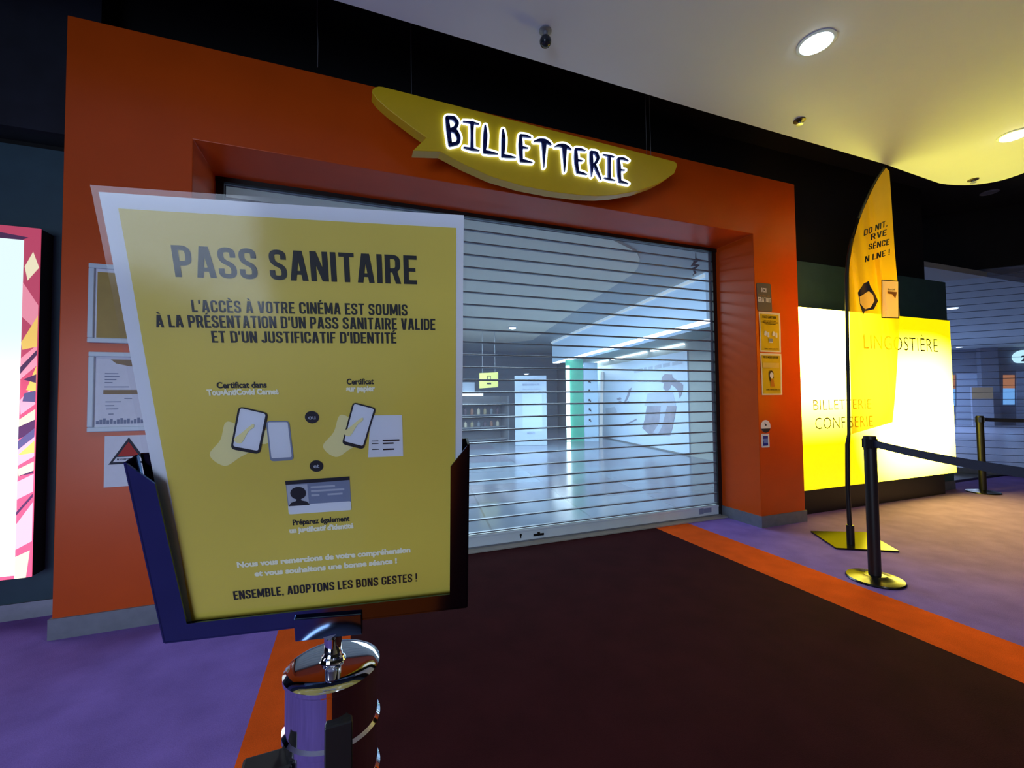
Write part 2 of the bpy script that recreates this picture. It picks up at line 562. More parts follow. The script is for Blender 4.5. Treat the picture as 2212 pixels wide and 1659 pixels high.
# ------------------------------------------------------------------ roller shutter
M['slat'] = clear('clear_polycarbonate', (0.90, 0.93, 0.98, 1), 0.17, (0.66, 0.72, 0.86, 1), 0.18)
SY = 0.50
sh = thing('roller_shutter', ((OL + OR) / 2, SY, 0), 'closed see-through roller shutter of clear slats filling the orange portal', 'shutter')
Z0, Z1, NS = 0.128, 2.845, 25
PITCHZ = (Z1 - Z0) / NS
def slat_mb():
    mb = MB()
    prof = []
    for i in range(7):
        t = i / 6
        prof.append((-0.010 * math.sin(math.pi * t), 0.007 + t * (PITCHZ - 0.014)))
    pts = [(y, z) for y, z in prof] + [(y + 0.003, z) for y, z in reversed(prof)]
    mb.prism([(OL + 0.03, SY + y, z) for y, z in pts], (OR - OL - 0.06, 0, 0))
    return mb
def hinge_mb():
    mb = MB()
    mb.prism([(OL + 0.02, SY - 0.012, -0.004), (OL + 0.02, SY - 0.012, 0.006), (OL + 0.02, SY + 0.008, 0.009), (OL + 0.02, SY + 0.008, -0.007)], (OR - OL - 0.04, 0, 0))
    return mb
s0 = slat_mb().build('slat', M['slat'], sh, smooth=True)
h0 = hinge_mb().build('hinge_rail', M['alu_dull'], sh)
s0['label'] = 'clear plastic slat'
s0.location.z += Z0
h0.location.z += Z0
for i in range(1, NS + 1):
    if i < NS:
        o = s0.copy()
        COL.objects.link(o)
        o.location.z = s0.location.z + i * PITCHZ
    o = h0.copy()
    COL.objects.link(o)
    o.location.z = h0.location.z + i * PITCHZ
bar = MB().box(OL + 0.02, OR - 0.03, SY - 0.03, SY + 0.02, 0.022, Z0 - 0.012)
bar.box(OL + 0.02, OR - 0.03, SY - 0.034, SY - 0.03, 0.100, Z0 - 0.012)
bar = bar.build('bottom_bar', M['white_plastic'], sh, bevel=0.003)
MB().box(OL + 0.02, OR - 0.03, SY - 0.04, SY + 0.02, 0.012, 0.022).build('rubber_seal', M['alu_dull'], sh)
k = MB()
ky = SY - 0.0345
kc = at(1125, 1157, y=ky)
k.prism([(kc.x + 0.010 * math.cos(a * math.pi / 8), ky, kc.z + 0.006 + 0.010 * math.sin(a * math.pi / 8)) for a in range(16)], (0, 0.003, 0))
k.box(kc.x - 0.005, kc.x + 0.005, ky, ky + 0.003, kc.z - 0.022, kc.z + 0.004)
k.build('keyhole', M['black'], bar)
k = MB()
kc = at(1164, 1154, y=ky)
k.box(kc.x - 0.05, kc.x + 0.05, ky, ky + 0.004, kc.z - 0.013, kc.z + 0.006)
k.box(kc.x - 0.012, kc.x + 0.012, ky, ky + 0.004, kc.z + 0.006, kc.z + 0.02)
k.build('lock_plate', M['black'], bar)
k = MB()
a, b_ = at(1511, 1105, y=ky), at(1537, 1104, y=ky)
k.box(a.x, a.x + 0.055, ky, ky + 0.003, a.z - 0.03, a.z + 0.03)
k.box(a.x + 0.06, b_.x, ky, ky + 0.003, a.z - 0.022, a.z + 0.024)
k.build('maker_label', M['grey_ink'], bar)
for x0, x1 in ((OL, OL + 0.05), (OR - 0.05, OR)):
    g = MB().box(x0, x1, SY - 0.035, SY - 0.018, 0.012, OT)
    g.box(x0, x1, SY + 0.014, SY + 0.024, 0.012, OT)
    g.build('guide_channel', M['black'], sh)
MB().box(OL, OR, SY - 0.05, SY - 0.018, Z1 - 0.01, OT).build('header_channel', M['black'], sh)

# ------------------------------------------------------------------ BILLETTERIE sign
SGY = -0.30
sg_px = [(803.5, 199), (805, 192), (810, 188), (818, 186), (827, 187), (1457, 348.5), (1461.5, 352), (1463, 358), (1457, 374), (1439, 387), (1416, 399), (1379, 412),
         (1329, 421), (1296, 423), (1262, 422), (1195, 414), (1128, 401), (1061, 381), (1001, 354), (951, 327), (892, 325), (921, 297), (895, 279), (870, 260), (837, 235), (813.5, 213.5)]
sg = thing('hanging_sign', at(1130, 330, y=SGY + 0.05), 'yellow curved speech-bubble sign with lit blue letters BILLETTERIE', 'sign')
pan = MB().prism([at(x, y, y=SGY) for x, y in sg_px], (0, 0.09, 0)).build('panel', M['sign_yellow'], sg, bevel=0.004)
def zl(x, y, r):
    return (940 + x / 5.027, 230 + y / 5.027, r / 5.027)
LET = {
 'B': [[(130, 118, 20), (145, 250, 26), (165, 410, 22)], [(135, 115, 20), (205, 120, 22), (246, 178, 20), (215, 235, 22), (165, 250, 18)],
       [(165, 252, 20), (225, 262, 24), (260, 335, 22), (250, 395, 22), (165, 412, 20)]],
 'I': [[(308, 157, 6), (400, 170, 14), (475, 187, 6)], [(403, 175, 22), (402, 300, 16), (402, 455, 20)], [(314, 440, 7), (400, 460, 15), (480, 475, 6)]],
 'L': [[(545, 205, 10), (547, 300, 24), (543, 400, 23), (536, 490, 16)], [(538, 488, 18), (600, 497, 17), (682, 512, 5)]],
 'L2': [[(738, 250, 10), (745, 340, 24), (742, 450, 22), (735, 535, 16)], [(738, 530, 18), (800, 540, 16), (876, 551, 5)]],
 'E': [[(928, 315, 14), (930, 400, 24), (932, 500, 22), (940, 585, 16)], [(930, 312, 16), (990, 316, 14), (1043, 333, 4)], [(945, 440, 14), (1010, 448, 6)], [(938, 583, 17), (990, 592, 15), (1058, 605, 4)]],
 'T': [[(1078, 374, 6), (1130, 362, 18), (1190, 368, 22), (1235, 392, 16), (1264, 414, 4)], [(1185, 380, 30), (1186, 470, 20), (1184, 560, 13), (1184, 658, 4)]],
 'T2': [[(1306, 430, 6), (1350, 417, 16), (1400, 422, 22), (1445, 440, 16), (1480, 466, 4)], [(1406, 432, 28), (1409, 530, 19), (1410, 620, 12), (1408, 705, 4)]],
 'E2': [[(1530, 462, 14), (1533, 540, 21), (1537, 620, 20), (1552, 712, 14)], [(1532, 459, 14), (1590, 463, 13), (1637, 476, 4)], [(1545, 580, 12), (1602, 587, 6)], [(1552, 710, 15), (1600, 721, 13), (1652, 737, 4)]],
 'R': [[(1697, 492, 16), (1700, 580, 20), (1706, 680, 15), (1702, 757, 4)], [(1697, 492, 15), (1752, 500, 18), (1775, 560, 17), (1740, 622, 15), (1705, 630, 12)], [(1735, 630, 16), (1767, 710, 14), (1805, 788, 4)]],
 'I2': [[(1828, 518, 5), (1895, 533, 12), (1950, 545, 5)], [(1895, 540, 17), (1894, 640, 14), (1894, 775, 15)], [(1840, 772, 5), (1895, 786, 12), (1957, 800, 5)]],
 'E3': [[(1992, 575, 14), (2000, 650, 21), (2002, 740, 19), (2012, 812, 13)], [(1992, 565, 14), (2050, 562, 13), (2102, 587, 4)], [(2005, 685, 11), (2062, 690, 6)], [(2012, 812, 14), (2050, 820, 12), (2100, 837, 4)]],
}
def stroke(mb, chain, grow, y0, th):
    """one tapering brush stroke as a solid of its own"""
    pts = []
    for i in range(len(chain) - 1):
        (x0, y0_, r0), (x1, y1_, r1) = chain[i], chain[i + 1]
        for k in range(6):
            t = k / 6
            pts.append((x0 + (x1 - x0) * t, y0_ + (y1_ - y0_) * t, r0 + (r1 - r0) * t))
    pts.append(chain[-1])
    for _ in range(3):   # soften the corners between the chain's points
        pts = [pts[0]] + [tuple((pts[i - 1][j] + 2 * pts[i][j] + pts[i + 1][j]) / 4 for j in range(3)) for i in range(1, len(pts) - 1)] + [pts[-1]]
    P = [zl(*p) for p in pts]
    g = grow / 5.027
    for i in range(len(P) - 1):
        (ax, ay, ar), (bx, by, br) = P[i], P[i + 1]
        ar += g
        br += g
        a0 = math.atan2(by - ay, bx - ax)
        out = []
        n = 8
        for q in range(n + 1):
            t = a0 + math.pi / 2 + math.pi * q / n
            out.append((ax + ar * math.cos(t), ay + ar * math.sin(t)))
        for q in range(n + 1):
            t = a0 - math.pi / 2 + math.pi * q / n
            out.append((bx + br * math.cos(t), by + br * math.sin(t)))
        mb.prism([at(x, y, y=y0) for x, y in out], (0, th, 0))
for key, strokes in LET.items():
    fm, hm = MB(), MB()
    for ch in strokes:
        stroke(fm, ch, -1.0, SGY - 0.030, 0.014)
        stroke(hm, ch, 20.0, SGY - 0.016, 0.0155)
    lo = fm.build('letter', M['navy_letter'], sg, fix=True)
    hm.build('lit_edge', M['halo'], lo, fix=True)['label'] = 'glowing white letter edge'
for (x0, y0, x1, y1) in ((889, 204, 886, 60), (1406, 336, 1402, 200), (1397, 334, 1390, 214)):
    p = at(x0, y0, y=SGY + 0.045)
    MB().tube([p - Vector((0, 0, 0.01)), (p.x - 0.004, p.y, 3.8), (p.x, p.y, 4.2)], 0.0018, 6).build('suspension_wire', M['alu'], sg)

# ------------------------------------------------------------------ laminated notice in its frame on the near chrome post
K = 0.7071
PC = CAM + K * (Vector((-0.035856, -2.590399, 1.241736)) - CAM)
PU = Vector((0.987723, -0.155810, 0.011216))
PN = Vector((0.146606, 0.949379, 0.277825))       # away from the viewer
PV = Vector((-0.053936, -0.272769, 0.960566))
def bulge(u, v):
    return 0.0022 * math.sin(v * 26 + 0.6) * math.cos(u * 7 - 0.3) + (0.0035 * max(0.0, v - 0.02) / 0.19 * (u / 0.15) ** 2)
def pp(u, v, off=0.0, bend=True):
    """u, v on the sheet (full-size units), off = in front of it"""
    return PC + K * (PU * u + PV * v) - PN * (off + (K * bulge(u, v) if bend else 0.0))
def uvpoly(pts, off, mb=None, n=1):
    mb = mb or MB()
    q = []
    for i, p in enumerate(pts):
        p2 = pts[(i + 1) % len(pts)]
        for k in range(n):
            t = k / n
            q.append(pp(p[0] + (p2[0] - p[0]) * t, p[1] + (p2[1] - p[1]) * t, off))
    return mb.poly(q)
def uvgrid(u0, u1, v0, v1, off, mb=None, nu=16, nv=24):
    mb = mb or MB()
    return mb.grid(lambda a, b: pp(u0 + (u1 - u0) * a, v0 + (v1 - v0) * b, off), nu, nv)
post_xy = (-0.0145, -2.6855)
CAPZ = 1.0565
nt_ = thing('notice_sheet', pp(0, -0.21), 'large yellow laminated notice reading PASS SANITAIRE held above the chrome post', 'poster')
uvgrid(-0.1485, 0.1485, -0.212, 0.211, 0.0).build('paper', M['paper'], nt_, smooth=True)
uvgrid(-0.137, 0.1413, -0.2115, 0.1992, 0.00025).build('printed_ground', M['yellow_ink'], nt_, smooth=True)
T1 = 0.0005
tm = MB()
fn = lambda u, v: pp(u, v, T1)
caps(tm, 'PASS SANITAIRE', -0.1035, 0.1035, 0.1452, 0.0268, fn)
tm.build('heading', M['black_ink'], nt_, fix=False)
tm = MB()
caps(tm, "L'ACCÈS À VOTRE CINÉMA EST SOUMIS", -0.0945, 0.0938, 0.1148, 0.0108, fn)
tm.build('black_lettering', M['black_ink'], nt_, fix=False)
tm = MB()
caps(tm, "À LA PRÉSENTATION D'UN PASS SANITAIRE VALIDE", -0.1243, 0.1207, 0.1009, 0.0112, fn)
tm.build('black_lettering', M['black_ink'], nt_, fix=False)
tm = MB()
caps(tm, "ET D'UN JUSTIFICATIF D'IDENTITÉ", -0.0815, 0.0825, 0.0873, 0.0107, fn)
tm.build('black_lettering', M['black_ink'], nt_, fix=False)
tm = MB()
caps(tm, 'ENSEMBLE, ADOPTONS LES BONS GESTES !', -0.0939, 0.0974, -0.1900, 0.0106, fn)
tm.build('black_lettering', M['black_ink'], nt_, fix=False)
tm = MB()
write(tm, 'Certificat dans', -0.0824, -0.0394, 0.0442, 0.0058, fn, 0.03)
tm.build('black_lettering', M['black_ink'], nt_, fix=False)
tm = MB()
write(tm, 'Certificat', 0.0336, 0.0593, 0.0462, 0.0058, fn, 0.03)
tm.build('black_lettering', M['black_ink'], nt_, fix=False)
tm = MB()
write(tm, 'Préparez également', -0.0296, 0.0274, -0.1076, 0.0064, fn, 0.03)
tm.build('black_lettering', M['black_ink'], nt_, fix=False)
tm = MB()
write(tm, 'TousAntiCovid Carnet', -0.0914, -0.0293, 0.0375, 0.0056, fn, 0.06)
tm.build('white_lettering', M['white_ink'], nt_, fix=False)
tm = MB()
write(tm, 'sur papier', 0.0327, 0.0603, 0.0392, 0.0056, fn, 0.06)
tm.build('white_lettering', M['white_ink'], nt_, fix=False)
tm = MB()
write(tm, "un justificatif d'identité", -0.0335, 0.0312, -0.1163, 0.0060, fn, 0.06)
tm.build('white_lettering', M['white_ink'], nt_, fix=False)
tm = MB()
write(tm, 'Nous vous remercions de votre compréhension', -0.0869, 0.0909, -0.1515, 0.0066, fn, 0.055)
tm.build('white_lettering', M['white_ink'], nt_, fix=False)
tm = MB()
write(tm, 'et vous souhaitons une bonne séance !', -0.0713, 0.0758, -0.1637, 0.0066, fn, 0.055)
tm.build('white_lettering', M['white_ink'], nt_, fix=False)
# pictures on the notice: hands with phones, a paper, a card (their square codes are left out)
def rquad(a, b, c, d, r=0.18, n=4):
    out = []
    P = [Vector(p) for p in (a, b, c, d)]
    for i in range(4):
        p, q, s = P[i - 1], P[i], P[(i + 1) % 4]
        rr = r * min((p - q).length, (s - q).length)
        e0 = q + (p - q).normalized() * rr
        e1 = q + (s - q).normalized() * rr
        for k in range(n + 1):
            t = k / n
            out.append(tuple(e0 * (1 - t) ** 2 + q * 2 * t * (1 - t) + e1 * t * t))
    return out
def lerp2(a, b, t):
    return (a[0] + (b[0] - a[0]) * t, a[1] + (b[1] - a[1]) * t)
def inset(q, l, t, r, b):
    A, B, C, D = q
    f2 = lambda s, tt: lerp2(lerp2(A, B, s), lerp2(D, C, s), tt)
    return f2(l, t), f2(1 - r, t), f2(1 - r, 1 - b), f2(l, 1 - b)
def blob(pts, off, name):
    P = [Vector(p) for p in pts]
    out = []
    n = len(P)
    for i in range(n):
        p0, p1, p2, p3 = P[i - 1], P[i], P[(i + 1) % n], P[(i + 2) % n]
        for k in range(5):
            t = k / 5
            out.append(tuple(0.5 * ((2 * p1) + (p2 - p0) * t + (2 * p0 - 5 * p1 + 4 * p2 - p3) * t * t + (3 * p1 - p0 - 3 * p2 + p3) * t ** 3)))
    return MB().poly([pp(a, b, off) for a, b in out]).build(name, M['cream_ink'], nt_, fix=False)
def pic(name, pts, off, mt_, parent=None):
    return uvpoly(pts, off).build(name, M[mt_], parent or nt_, fix=False)
def bars(name, rows, h, off, mt_):
    mb = MB()
    for (u0, u1, v) in rows:
        uvpoly([(u0, v), (u1, v), (u1, v - h), (u0, v - h)], off, mb)
    return mb.build(name, M[mt_], nt_, fix=False)
for dx, dy in ((0, 0), (0.104, 0.004)):
    blob([(a + dx, b + dy) for a, b in ((-0.0975, -0.0235), (-0.086, -0.036), (-0.072, -0.028), (-0.060, -0.020), (-0.056, -0.006), (-0.068, 0.006), (-0.079, 0.010), (-0.086, -0.008))], 0.0004, 'hand_picture')
blob([(-0.048, -0.002), (-0.040, 0.002), (-0.040, -0.008), (-0.046, -0.014), (-0.052, -0.012)], 0.0004, 'fingers_picture')
def phone(q, dark, o0):
    o = pic('phone_picture', rquad(*q), o0, 'black_ink' if dark else 'grey_ink')
    pic('phone_screen', rquad(*inset(q, 0.07, 0.03, 0.07, 0.08), r=0.1), o0 + 0.00012, 'paper', o)
phone(((-0.0435, 0.0102), (-0.0225, 0.0097), (-0.0222, -0.0330), (-0.0443, -0.0335)), False, 0.00050)
pic('paper_picture', [(0.0545, 0.0130), (0.0861, 0.0125), (0.0858, -0.0345), (0.0500, -0.0340)], 0.0005, 'paper')
bars('printed_lines', ((0.0655, 0.0825, -0.0145), (0.0655, 0.0765, -0.0178), (0.0655, 0.0768, -0.0248)), 0.0017, 0.0007, 'black_ink')
bars('printed_lines', ((0.0545, 0.0612, -0.0150), (0.0545, 0.0612, -0.0180), (0.0545, 0.0612, -0.0248)), 0.0008, 0.0007, 'black_ink')
phone(((-0.0658, 0.0262), (-0.0405, 0.0185), (-0.0530, -0.0250), (-0.0783, -0.0180)), True, 0.0008)
phone(((0.0385, 0.0280), (0.0606, 0.0210), (0.0458, -0.0246), (0.0250, -0.0172)), True, 0.0008)
for dx, dy in ((0, 0), (0.1015, 0.0035)):
    blob([(a + dx, b + dy) for a, b in ((-0.074, -0.008), (-0.066, -0.001), (-0.0555, 0.0075), (-0.0545, 0.0045), (-0.060, 0.000), (-0.068, -0.012))], 0.0011, 'thumb_picture')
for cu, cv, word, u0, u1, v0 in ((-0.0012, 0.0128, 'ou', -0.0046, 0.0022, 0.0108), (-0.0014, -0.0411, 'et', -0.0042, 0.0014, -0.0430)):
    o = pic('round_mark', [(cu + 0.0066 * math.cos(t * math.pi / 14), cv + 0.0066 * math.sin(t * math.pi / 14)) for t in range(28)], 0.0005, 'black_ink')
    write(MB(), word, u0, u1, v0, 0.0045, lambda u, v: pp(u, v, 0.0007), 0.02).build('lettering', M['lgrey_ink'], o, fix=False)
# identity card
card = pic('card_picture', [(-0.0325, -0.0568), (0.0300, -0.0556), (0.0300, -0.0850), (-0.0325, -0.0850)], 0.0004, 'grey_ink')
pic('card_top_band', [(-0.0327, -0.0562), (0.0300, -0.0550), (0.0300, -0.0592), (-0.0327, -0.0605)], 0.0006, 'black_ink', card)
pic('card_foot', rquad((-0.0325, -0.0842), (0.0300, -0.0842), (0.0300, -0.0948), (-0.0325, -0.0948), r=0.2), 0.0006, 'paper', card)
pic('card_photo', [(-0.0318, -0.0612), (-0.0120, -0.0612), (-0.0120, -0.0850), (-0.0318, -0.0850)], 0.0005, 'lgrey_ink', card)
pic('head_silhouette', [(-0.0215 + 0.0075 * math.cos(t * math.pi / 12), -0.0708 + 0.0072 * math.sin(t * math.pi / 12)) for t in range(24)], 0.0009, 'black_ink', card)
pic('shoulder_silhouette', [(-0.0318, -0.0852), (-0.0290, -0.0812), (-0.0240, -0.0795), (-0.0232, -0.0760), (-0.0198, -0.0760), (-0.0190, -0.0795), (-0.0140, -0.0812), (-0.0112, -0.0852)], 0.0009, 'black_ink', card)
bars('card_lines', ((-0.009, 0.015, -0.0640), (-0.009, 0.024, -0.0685), (-0.009, -0.001, -0.0735), (0.007, 0.022, -0.0735)), 0.0022, 0.0006, 'lgrey_ink')
# plastic pouch, a little larger than the sheet
def film_mat():
    mt = bpy.data.materials.new('laminate_film')
    mt.use_nodes = True
    nt = mt.node_tree
    out = nt.nodes['Material Output']
    nt.nodes.remove(nt.nodes['Principled BSDF'])
    t = nt.nodes.new('ShaderNodeBsdfTransparent')
    t.inputs[0].default_value = (0.98, 0.98, 0.98, 1)
    g = nt.nodes.new('ShaderNodeBsdfGlossy')
    g.inputs['Roughness'].default_value = 0.10
    fr = nt.nodes.new('ShaderNodeFresnel')
    fr.inputs[0].default_value = 1.55
    mul = nt.nodes.new('ShaderNodeMath')
    mul.operation = 'MULTIPLY'
    mul.inputs[1].default_value = 0.75
    nt.links.new(fr.outputs[0], mul.inputs[0])
    tc = nt.nodes.new('ShaderNodeTexCoord')
    n = nt.nodes.new('ShaderNodeTexNoise')
    n.inputs['Scale'].default_value = 14
    n.inputs['Detail'].default_value = 3
    nt.links.new(tc.outputs['Object'], n.inputs['Vector'])
    bp = nt.nodes.new('ShaderNodeBump')
    bp.inputs['Strength'].default_value = 0.07
    bp.inputs['Distance'].default_value = 0.004
    nt.links.new(n.outputs['Fac'], bp.inputs['Height'])
    nt.links.new(bp.outputs[0], g.inputs['Normal'])
    mx = nt.nodes.new('ShaderNodeMixShader')
    nt.links.new(mul.outputs[0], mx.inputs[0])
    nt.links.new(t.outputs[0], mx.inputs[1])
    nt.links.new(g.outputs[0], mx.inputs[2])
    nt.links.new(mx.outputs[0], out.inputs['Surface'])
    return mt
M['film'] = film_mat()
fo = uvgrid(-0.1520, 0.1512, -0.213, 0.2155, 0.0016, nu=24, nv=36).build('laminate_film', M['film'], nt_, smooth=True)
fo['label'] = 'clear plastic pouch'

# the chrome post carrying the frame
ps = thing('barrier_post', (post_xy[0], post_xy[1], 0), 'shiny chrome barrier post in front carrying the notice frame', 'barrier post')
R_ = 0.0342
pr = [(R_ * 0.95, 0.03)]
for z in (0.885, 0.930, 0.973, 1.013):
    pr += [(R_, z - 0.004), (R_ + 0.0022, z - 0.002), (R_ + 0.0022, z + 0.002), (R_, z + 0.004)]
pr += [(R_, CAPZ - 0.004)]
MB().lathe(pr, (post_xy[0], post_xy[1], 0), 64).build('post_tube', M['chrome'], ps, smooth=True)
MB().lathe([(R_, -0.004), (R_ + 0.0018, -0.002), (R_ + 0.0018, 0.001), (R_ * 0.985, 0.0025), (R_ * 0.9, 0.0036), (R_ * 0.75, 0.0042), (R_ * 0.5, 0.0047), (0.0098, 0.0050), (0.0092, 0.0056), (0.0086, 0.0085), (0.0072, 0.0095), (0.0062, 0.013)],
           (post_xy[0], post_xy[1], CAPZ), 64).build('top_cap', M['chrome'], ps, smooth=True)
MB().lathe([(0.14, 0), (0.14, 0.012), (0.12, 0.02), (0.05, 0.03), (0.03, 0.04)], (post_xy[0], post_xy[1], 0), 48).build('base', M['chrome'], ps, smooth=True)
stem_top = pp(0.001, -0.2375, 0.006, False)
st = MB()
st.tube([(post_xy[0], post_xy[1], CAPZ + 0.004), (post_xy[0], post_xy[1], stem_top.z - 0.006), stem_top], 0.0066, 24)
st.build('stem', M['chrome'], ps, smooth=True)
dirc = (Vector((CAM.x, CAM.y, 0)) - Vector((post_xy[0], post_xy[1], 0))).normalized()
side = Vector((-dirc.y, dirc.x, 0))
c0 = Vector((post_xy[0], post_xy[1], 0)) + dirc * (R_ * 0.97) + side * 0.004
MB().obox(c0 + Vector((0, 0, 0.965)), side * 0.0095, dirc * 0.005, Vector((0, 0, 0.070))).build('belt_slot', M['black'], ps, bevel=0.001)
c1 = Vector((post_xy[0], post_xy[1], 0)) - side * (R_ + 0.010)
if c1.x > post_xy[0]:
    c1 = Vector((post_xy[0], post_xy[1], 0)) + side * (R_ + 0.010)
MB().obox(c1 + Vector((0, 0, 0.977)) + dirc * 0.012, side * 0.017, dirc * 0.011, Vector((0, 0, 0.028))).build('belt_clip', M['black'], ps, bevel=0.002)
# folded steel frame round the sheet
def fr(u, v, off):
    return pp(u, v, off, False)
fm = MB()
def fprism(uvs, off, th):
    fm.prism([fr(u, v, off) for u, v in uvs], -PN * th)
UL, UR, VB = -0.1600, 0.1545, -0.2265
fprism([(UL, VB), (UR, VB), (UR, -0.020), (UL, -0.022)], -0.006, 0.0012)                       # back plate
fprism([(UL, VB), (-0.1370, VB), (-0.1370, -0.2065), (-0.1425, -0.0466), (UL - 0.0034, -0.0237)], 0.006, 0.0012)   # left lip
fprism([(UR, VB), (UR, -0.0199), (0.1354, -0.0451), (0.1345, -0.2065), (0.1345, VB)], 0.006, 0.0012)              # right lip
fprism([(-0.1370, VB), (0.1345, VB), (0.1345, -0.2065), (-0.1370, -0.2065)], 0.006, 0.0012)    # bottom lip
for (u0, v0, u1, v1) in ((UL, VB, UL - 0.0034, -0.0237), (UR, VB, UR, -0.0199), (UL, VB, UR, VB)):
    a, b_ = fr(u0, v0, 0.0006), fr(u1, v1, 0.0006)
    e = 0.0012 * K
    d = (b_ - a).normalized()
    s_ = d.cross(PN).normalized()
    mb = [a + s_ * e - PN * 0.0066, a + s_ * e + PN * 0.0066, a - s_ * e + PN * 0.0066, a - s_ * e - PN * 0.0066]
    fm.prism(mb, b_ - a)
fm.build('sign_frame', M['steel'], ps)['label'] = 'polished steel frame with slanted side lips'
MB().prism([fr(-0.0338, -0.2128, 0.0100), (fr(0.0365, -0.2160, 0.0100)), fr(0.0360, -0.2435, 0.0100), fr(-0.0345, -0.2425, 0.0100)], PN * 0.006).build('clamp_plate', M['steel'], ps, bevel=0.0008)

# ------------------------------------------------------------------ notices on the orange portal, left
def framed(name, x0, x1, z0, z1, label):
    t = thing('framed_notice', ((x0 + x1) / 2, -0.01, z0), label, 'notice', 'white framed notices on the left pier')
    fw = 0.027
    f = MB()
    for a in ((x0, x1, z1 - fw, z1), (x0, x1, z0, z0 + fw), (x0, x0 + fw, z0 + fw, z1 - fw), (x1 - fw, x1, z0 + fw, z1 - fw)):
        f.box(a[0], a[1], -0.020, 0.0, a[2], a[3])
    f.build('frame', M['white_plastic'], t, bevel=0.004)
    return t
def flat(mb, x0, x1, z0, z1, y, d=0.0006):
    return mb.box(x0, x1, y, y + d, z0, z1)
t = framed('notice_frame', -1.389, -1.06, 1.607, 2.055, 'white snap frame with a yellow notice, upper one left of the large notice')
flat(MB(), -1.364, -1.085, 1.632, 2.03, -0.008).build('sheet', M['paper'], t)
flat(MB(), -1.352, -1.10, 1.637, 2.010, -0.009).build('printed_ground', mat('mustard_print', srgb(168, 140, 60), 0.5, var=0.15, scale=6), t)
t = framed('notice_frame', -1.381, -1.05, 1.107, 1.556, 'white snap frame with a white price notice, lower one left of the large notice')
flat(MB(), -1.356, -1.075, 1.132, 1.531, -0.008).build('sheet', M['paper'], t)
b = MB()
flat(b, -1.315, -1.10, 1.318, 1.342, -0.009)
b.prism([(-1.285, -0.009, 1.515), (-1.10, -0.009, 1.515), (-1.10, -0.009, 1.472), (-1.2, -0.009, 1.478), (-1.26, -0.009, 1.492)], (0, 0.0006, 0))
b.build('yellow_print', M['tan_ink'], t)
b = MB()
for (x0, x1, z) in ((-1.31, -1.25, 1.432), (-1.31, -1.245, 1.415), (-1.31, -1.258, 1.398), (-1.31, -1.275, 1.381), (-1.31, -1.20, 1.357), (-1.22, -1.185, 1.291),
                    (-1.305, -1.235, 1.272), (-1.305, -1.265, 1.251), (-1.30, -1.247, 1.232), (-1.29, -1.268, 1.203)):
    flat(b, x0, x1, z, z + 0.005, -0.009)
for i in range(16):
    x = -1.345 + i * 0.0155
    flat(b, x, x + 0.012, 1.150, 1.168 + 0.014 * ((i * 7) % 5) / 4, -0.009)
b.build('printed_lines', M['grey_ink'], t)
# security notice
t = thing('security_notice', (-1.2, -0.002, 0.795), 'white sheet with red triangle taped below the two white frames', 'notice')
flat(MB(), -1.307, -1.075, 0.795, 1.082, -0.003, 0.002).build('sheet', M['paper'], t)
tri = lambda c, s, y: [(c[0] - s * 0.60, y, c[1] - s * 0.5), (c[0] + s * 0.60, y, c[1] - s * 0.5), (c[0], y, c[1] + s * 0.5)]
MB().prism(tri((-1.198, 0.996), 0.150, -0.0045), (0, 0.001, 0)).build('triangle_border', M['navy_ink'], t)
MB().prism([(-1.268, -0.006, 0.934), (-1.128, -0.006, 0.934), (-1.145, -0.006, 0.961), (-1.251, -0.006, 0.961)], (0, 0.001, 0)).build('text_band', M['paper'], t)
MB().prism([(-1.247, -0.006, 0.966), (-1.149, -0.006, 0.966), (-1.198, -0.006, 1.047)], (0, 0.001, 0)).build('triangle', M['red_ink'], t)
b = MB()
caps(b, 'VIGIPIRATE', -1.250, -1.146, 0.943, 0.010, lambda x, z: (x, -0.0065, z))
b.build('lettering', M['navy_ink'], t, fix=False)

# ------------------------------------------------------------------ signs on the right pier
t = thing('wall_sign', (3.81, -0.004, 2.1), 'small dark grey sign reading ICI GRATUIT on the right pier', 'sign')
MB().prism([(a, -0.006, c) for a, c in rquad((3.715, 2.383), (3.908, 2.386), (3.915, 2.104), (3.722, 2.102), r=0.12)], (0, 0.005, 0)).build('plate', mat('anthracite_plastic', srgb(84, 84, 96), 0.45), t)
fn = lambda x, z: (x, -0.0068, z)
b = MB()
caps(b, 'ICI', 3.778, 3.842, 2.295, 0.042, fn)
b.build('white_lettering', M['paper'], t, fix=False)
b = MB()
caps(b, 'GRATUIT', 3.726, 3.898, 2.196, 0.046, fn)
b.build('white_lettering', M['paper'], t, fix=False)
b = MB()
write(b, "l'accès est", 3.735, 3.888, 2.250, 0.024, fn, 0.02)
b.build('gold_lettering', mat('gold_print', srgb(134, 112, 82), 0.6), t, fix=False)

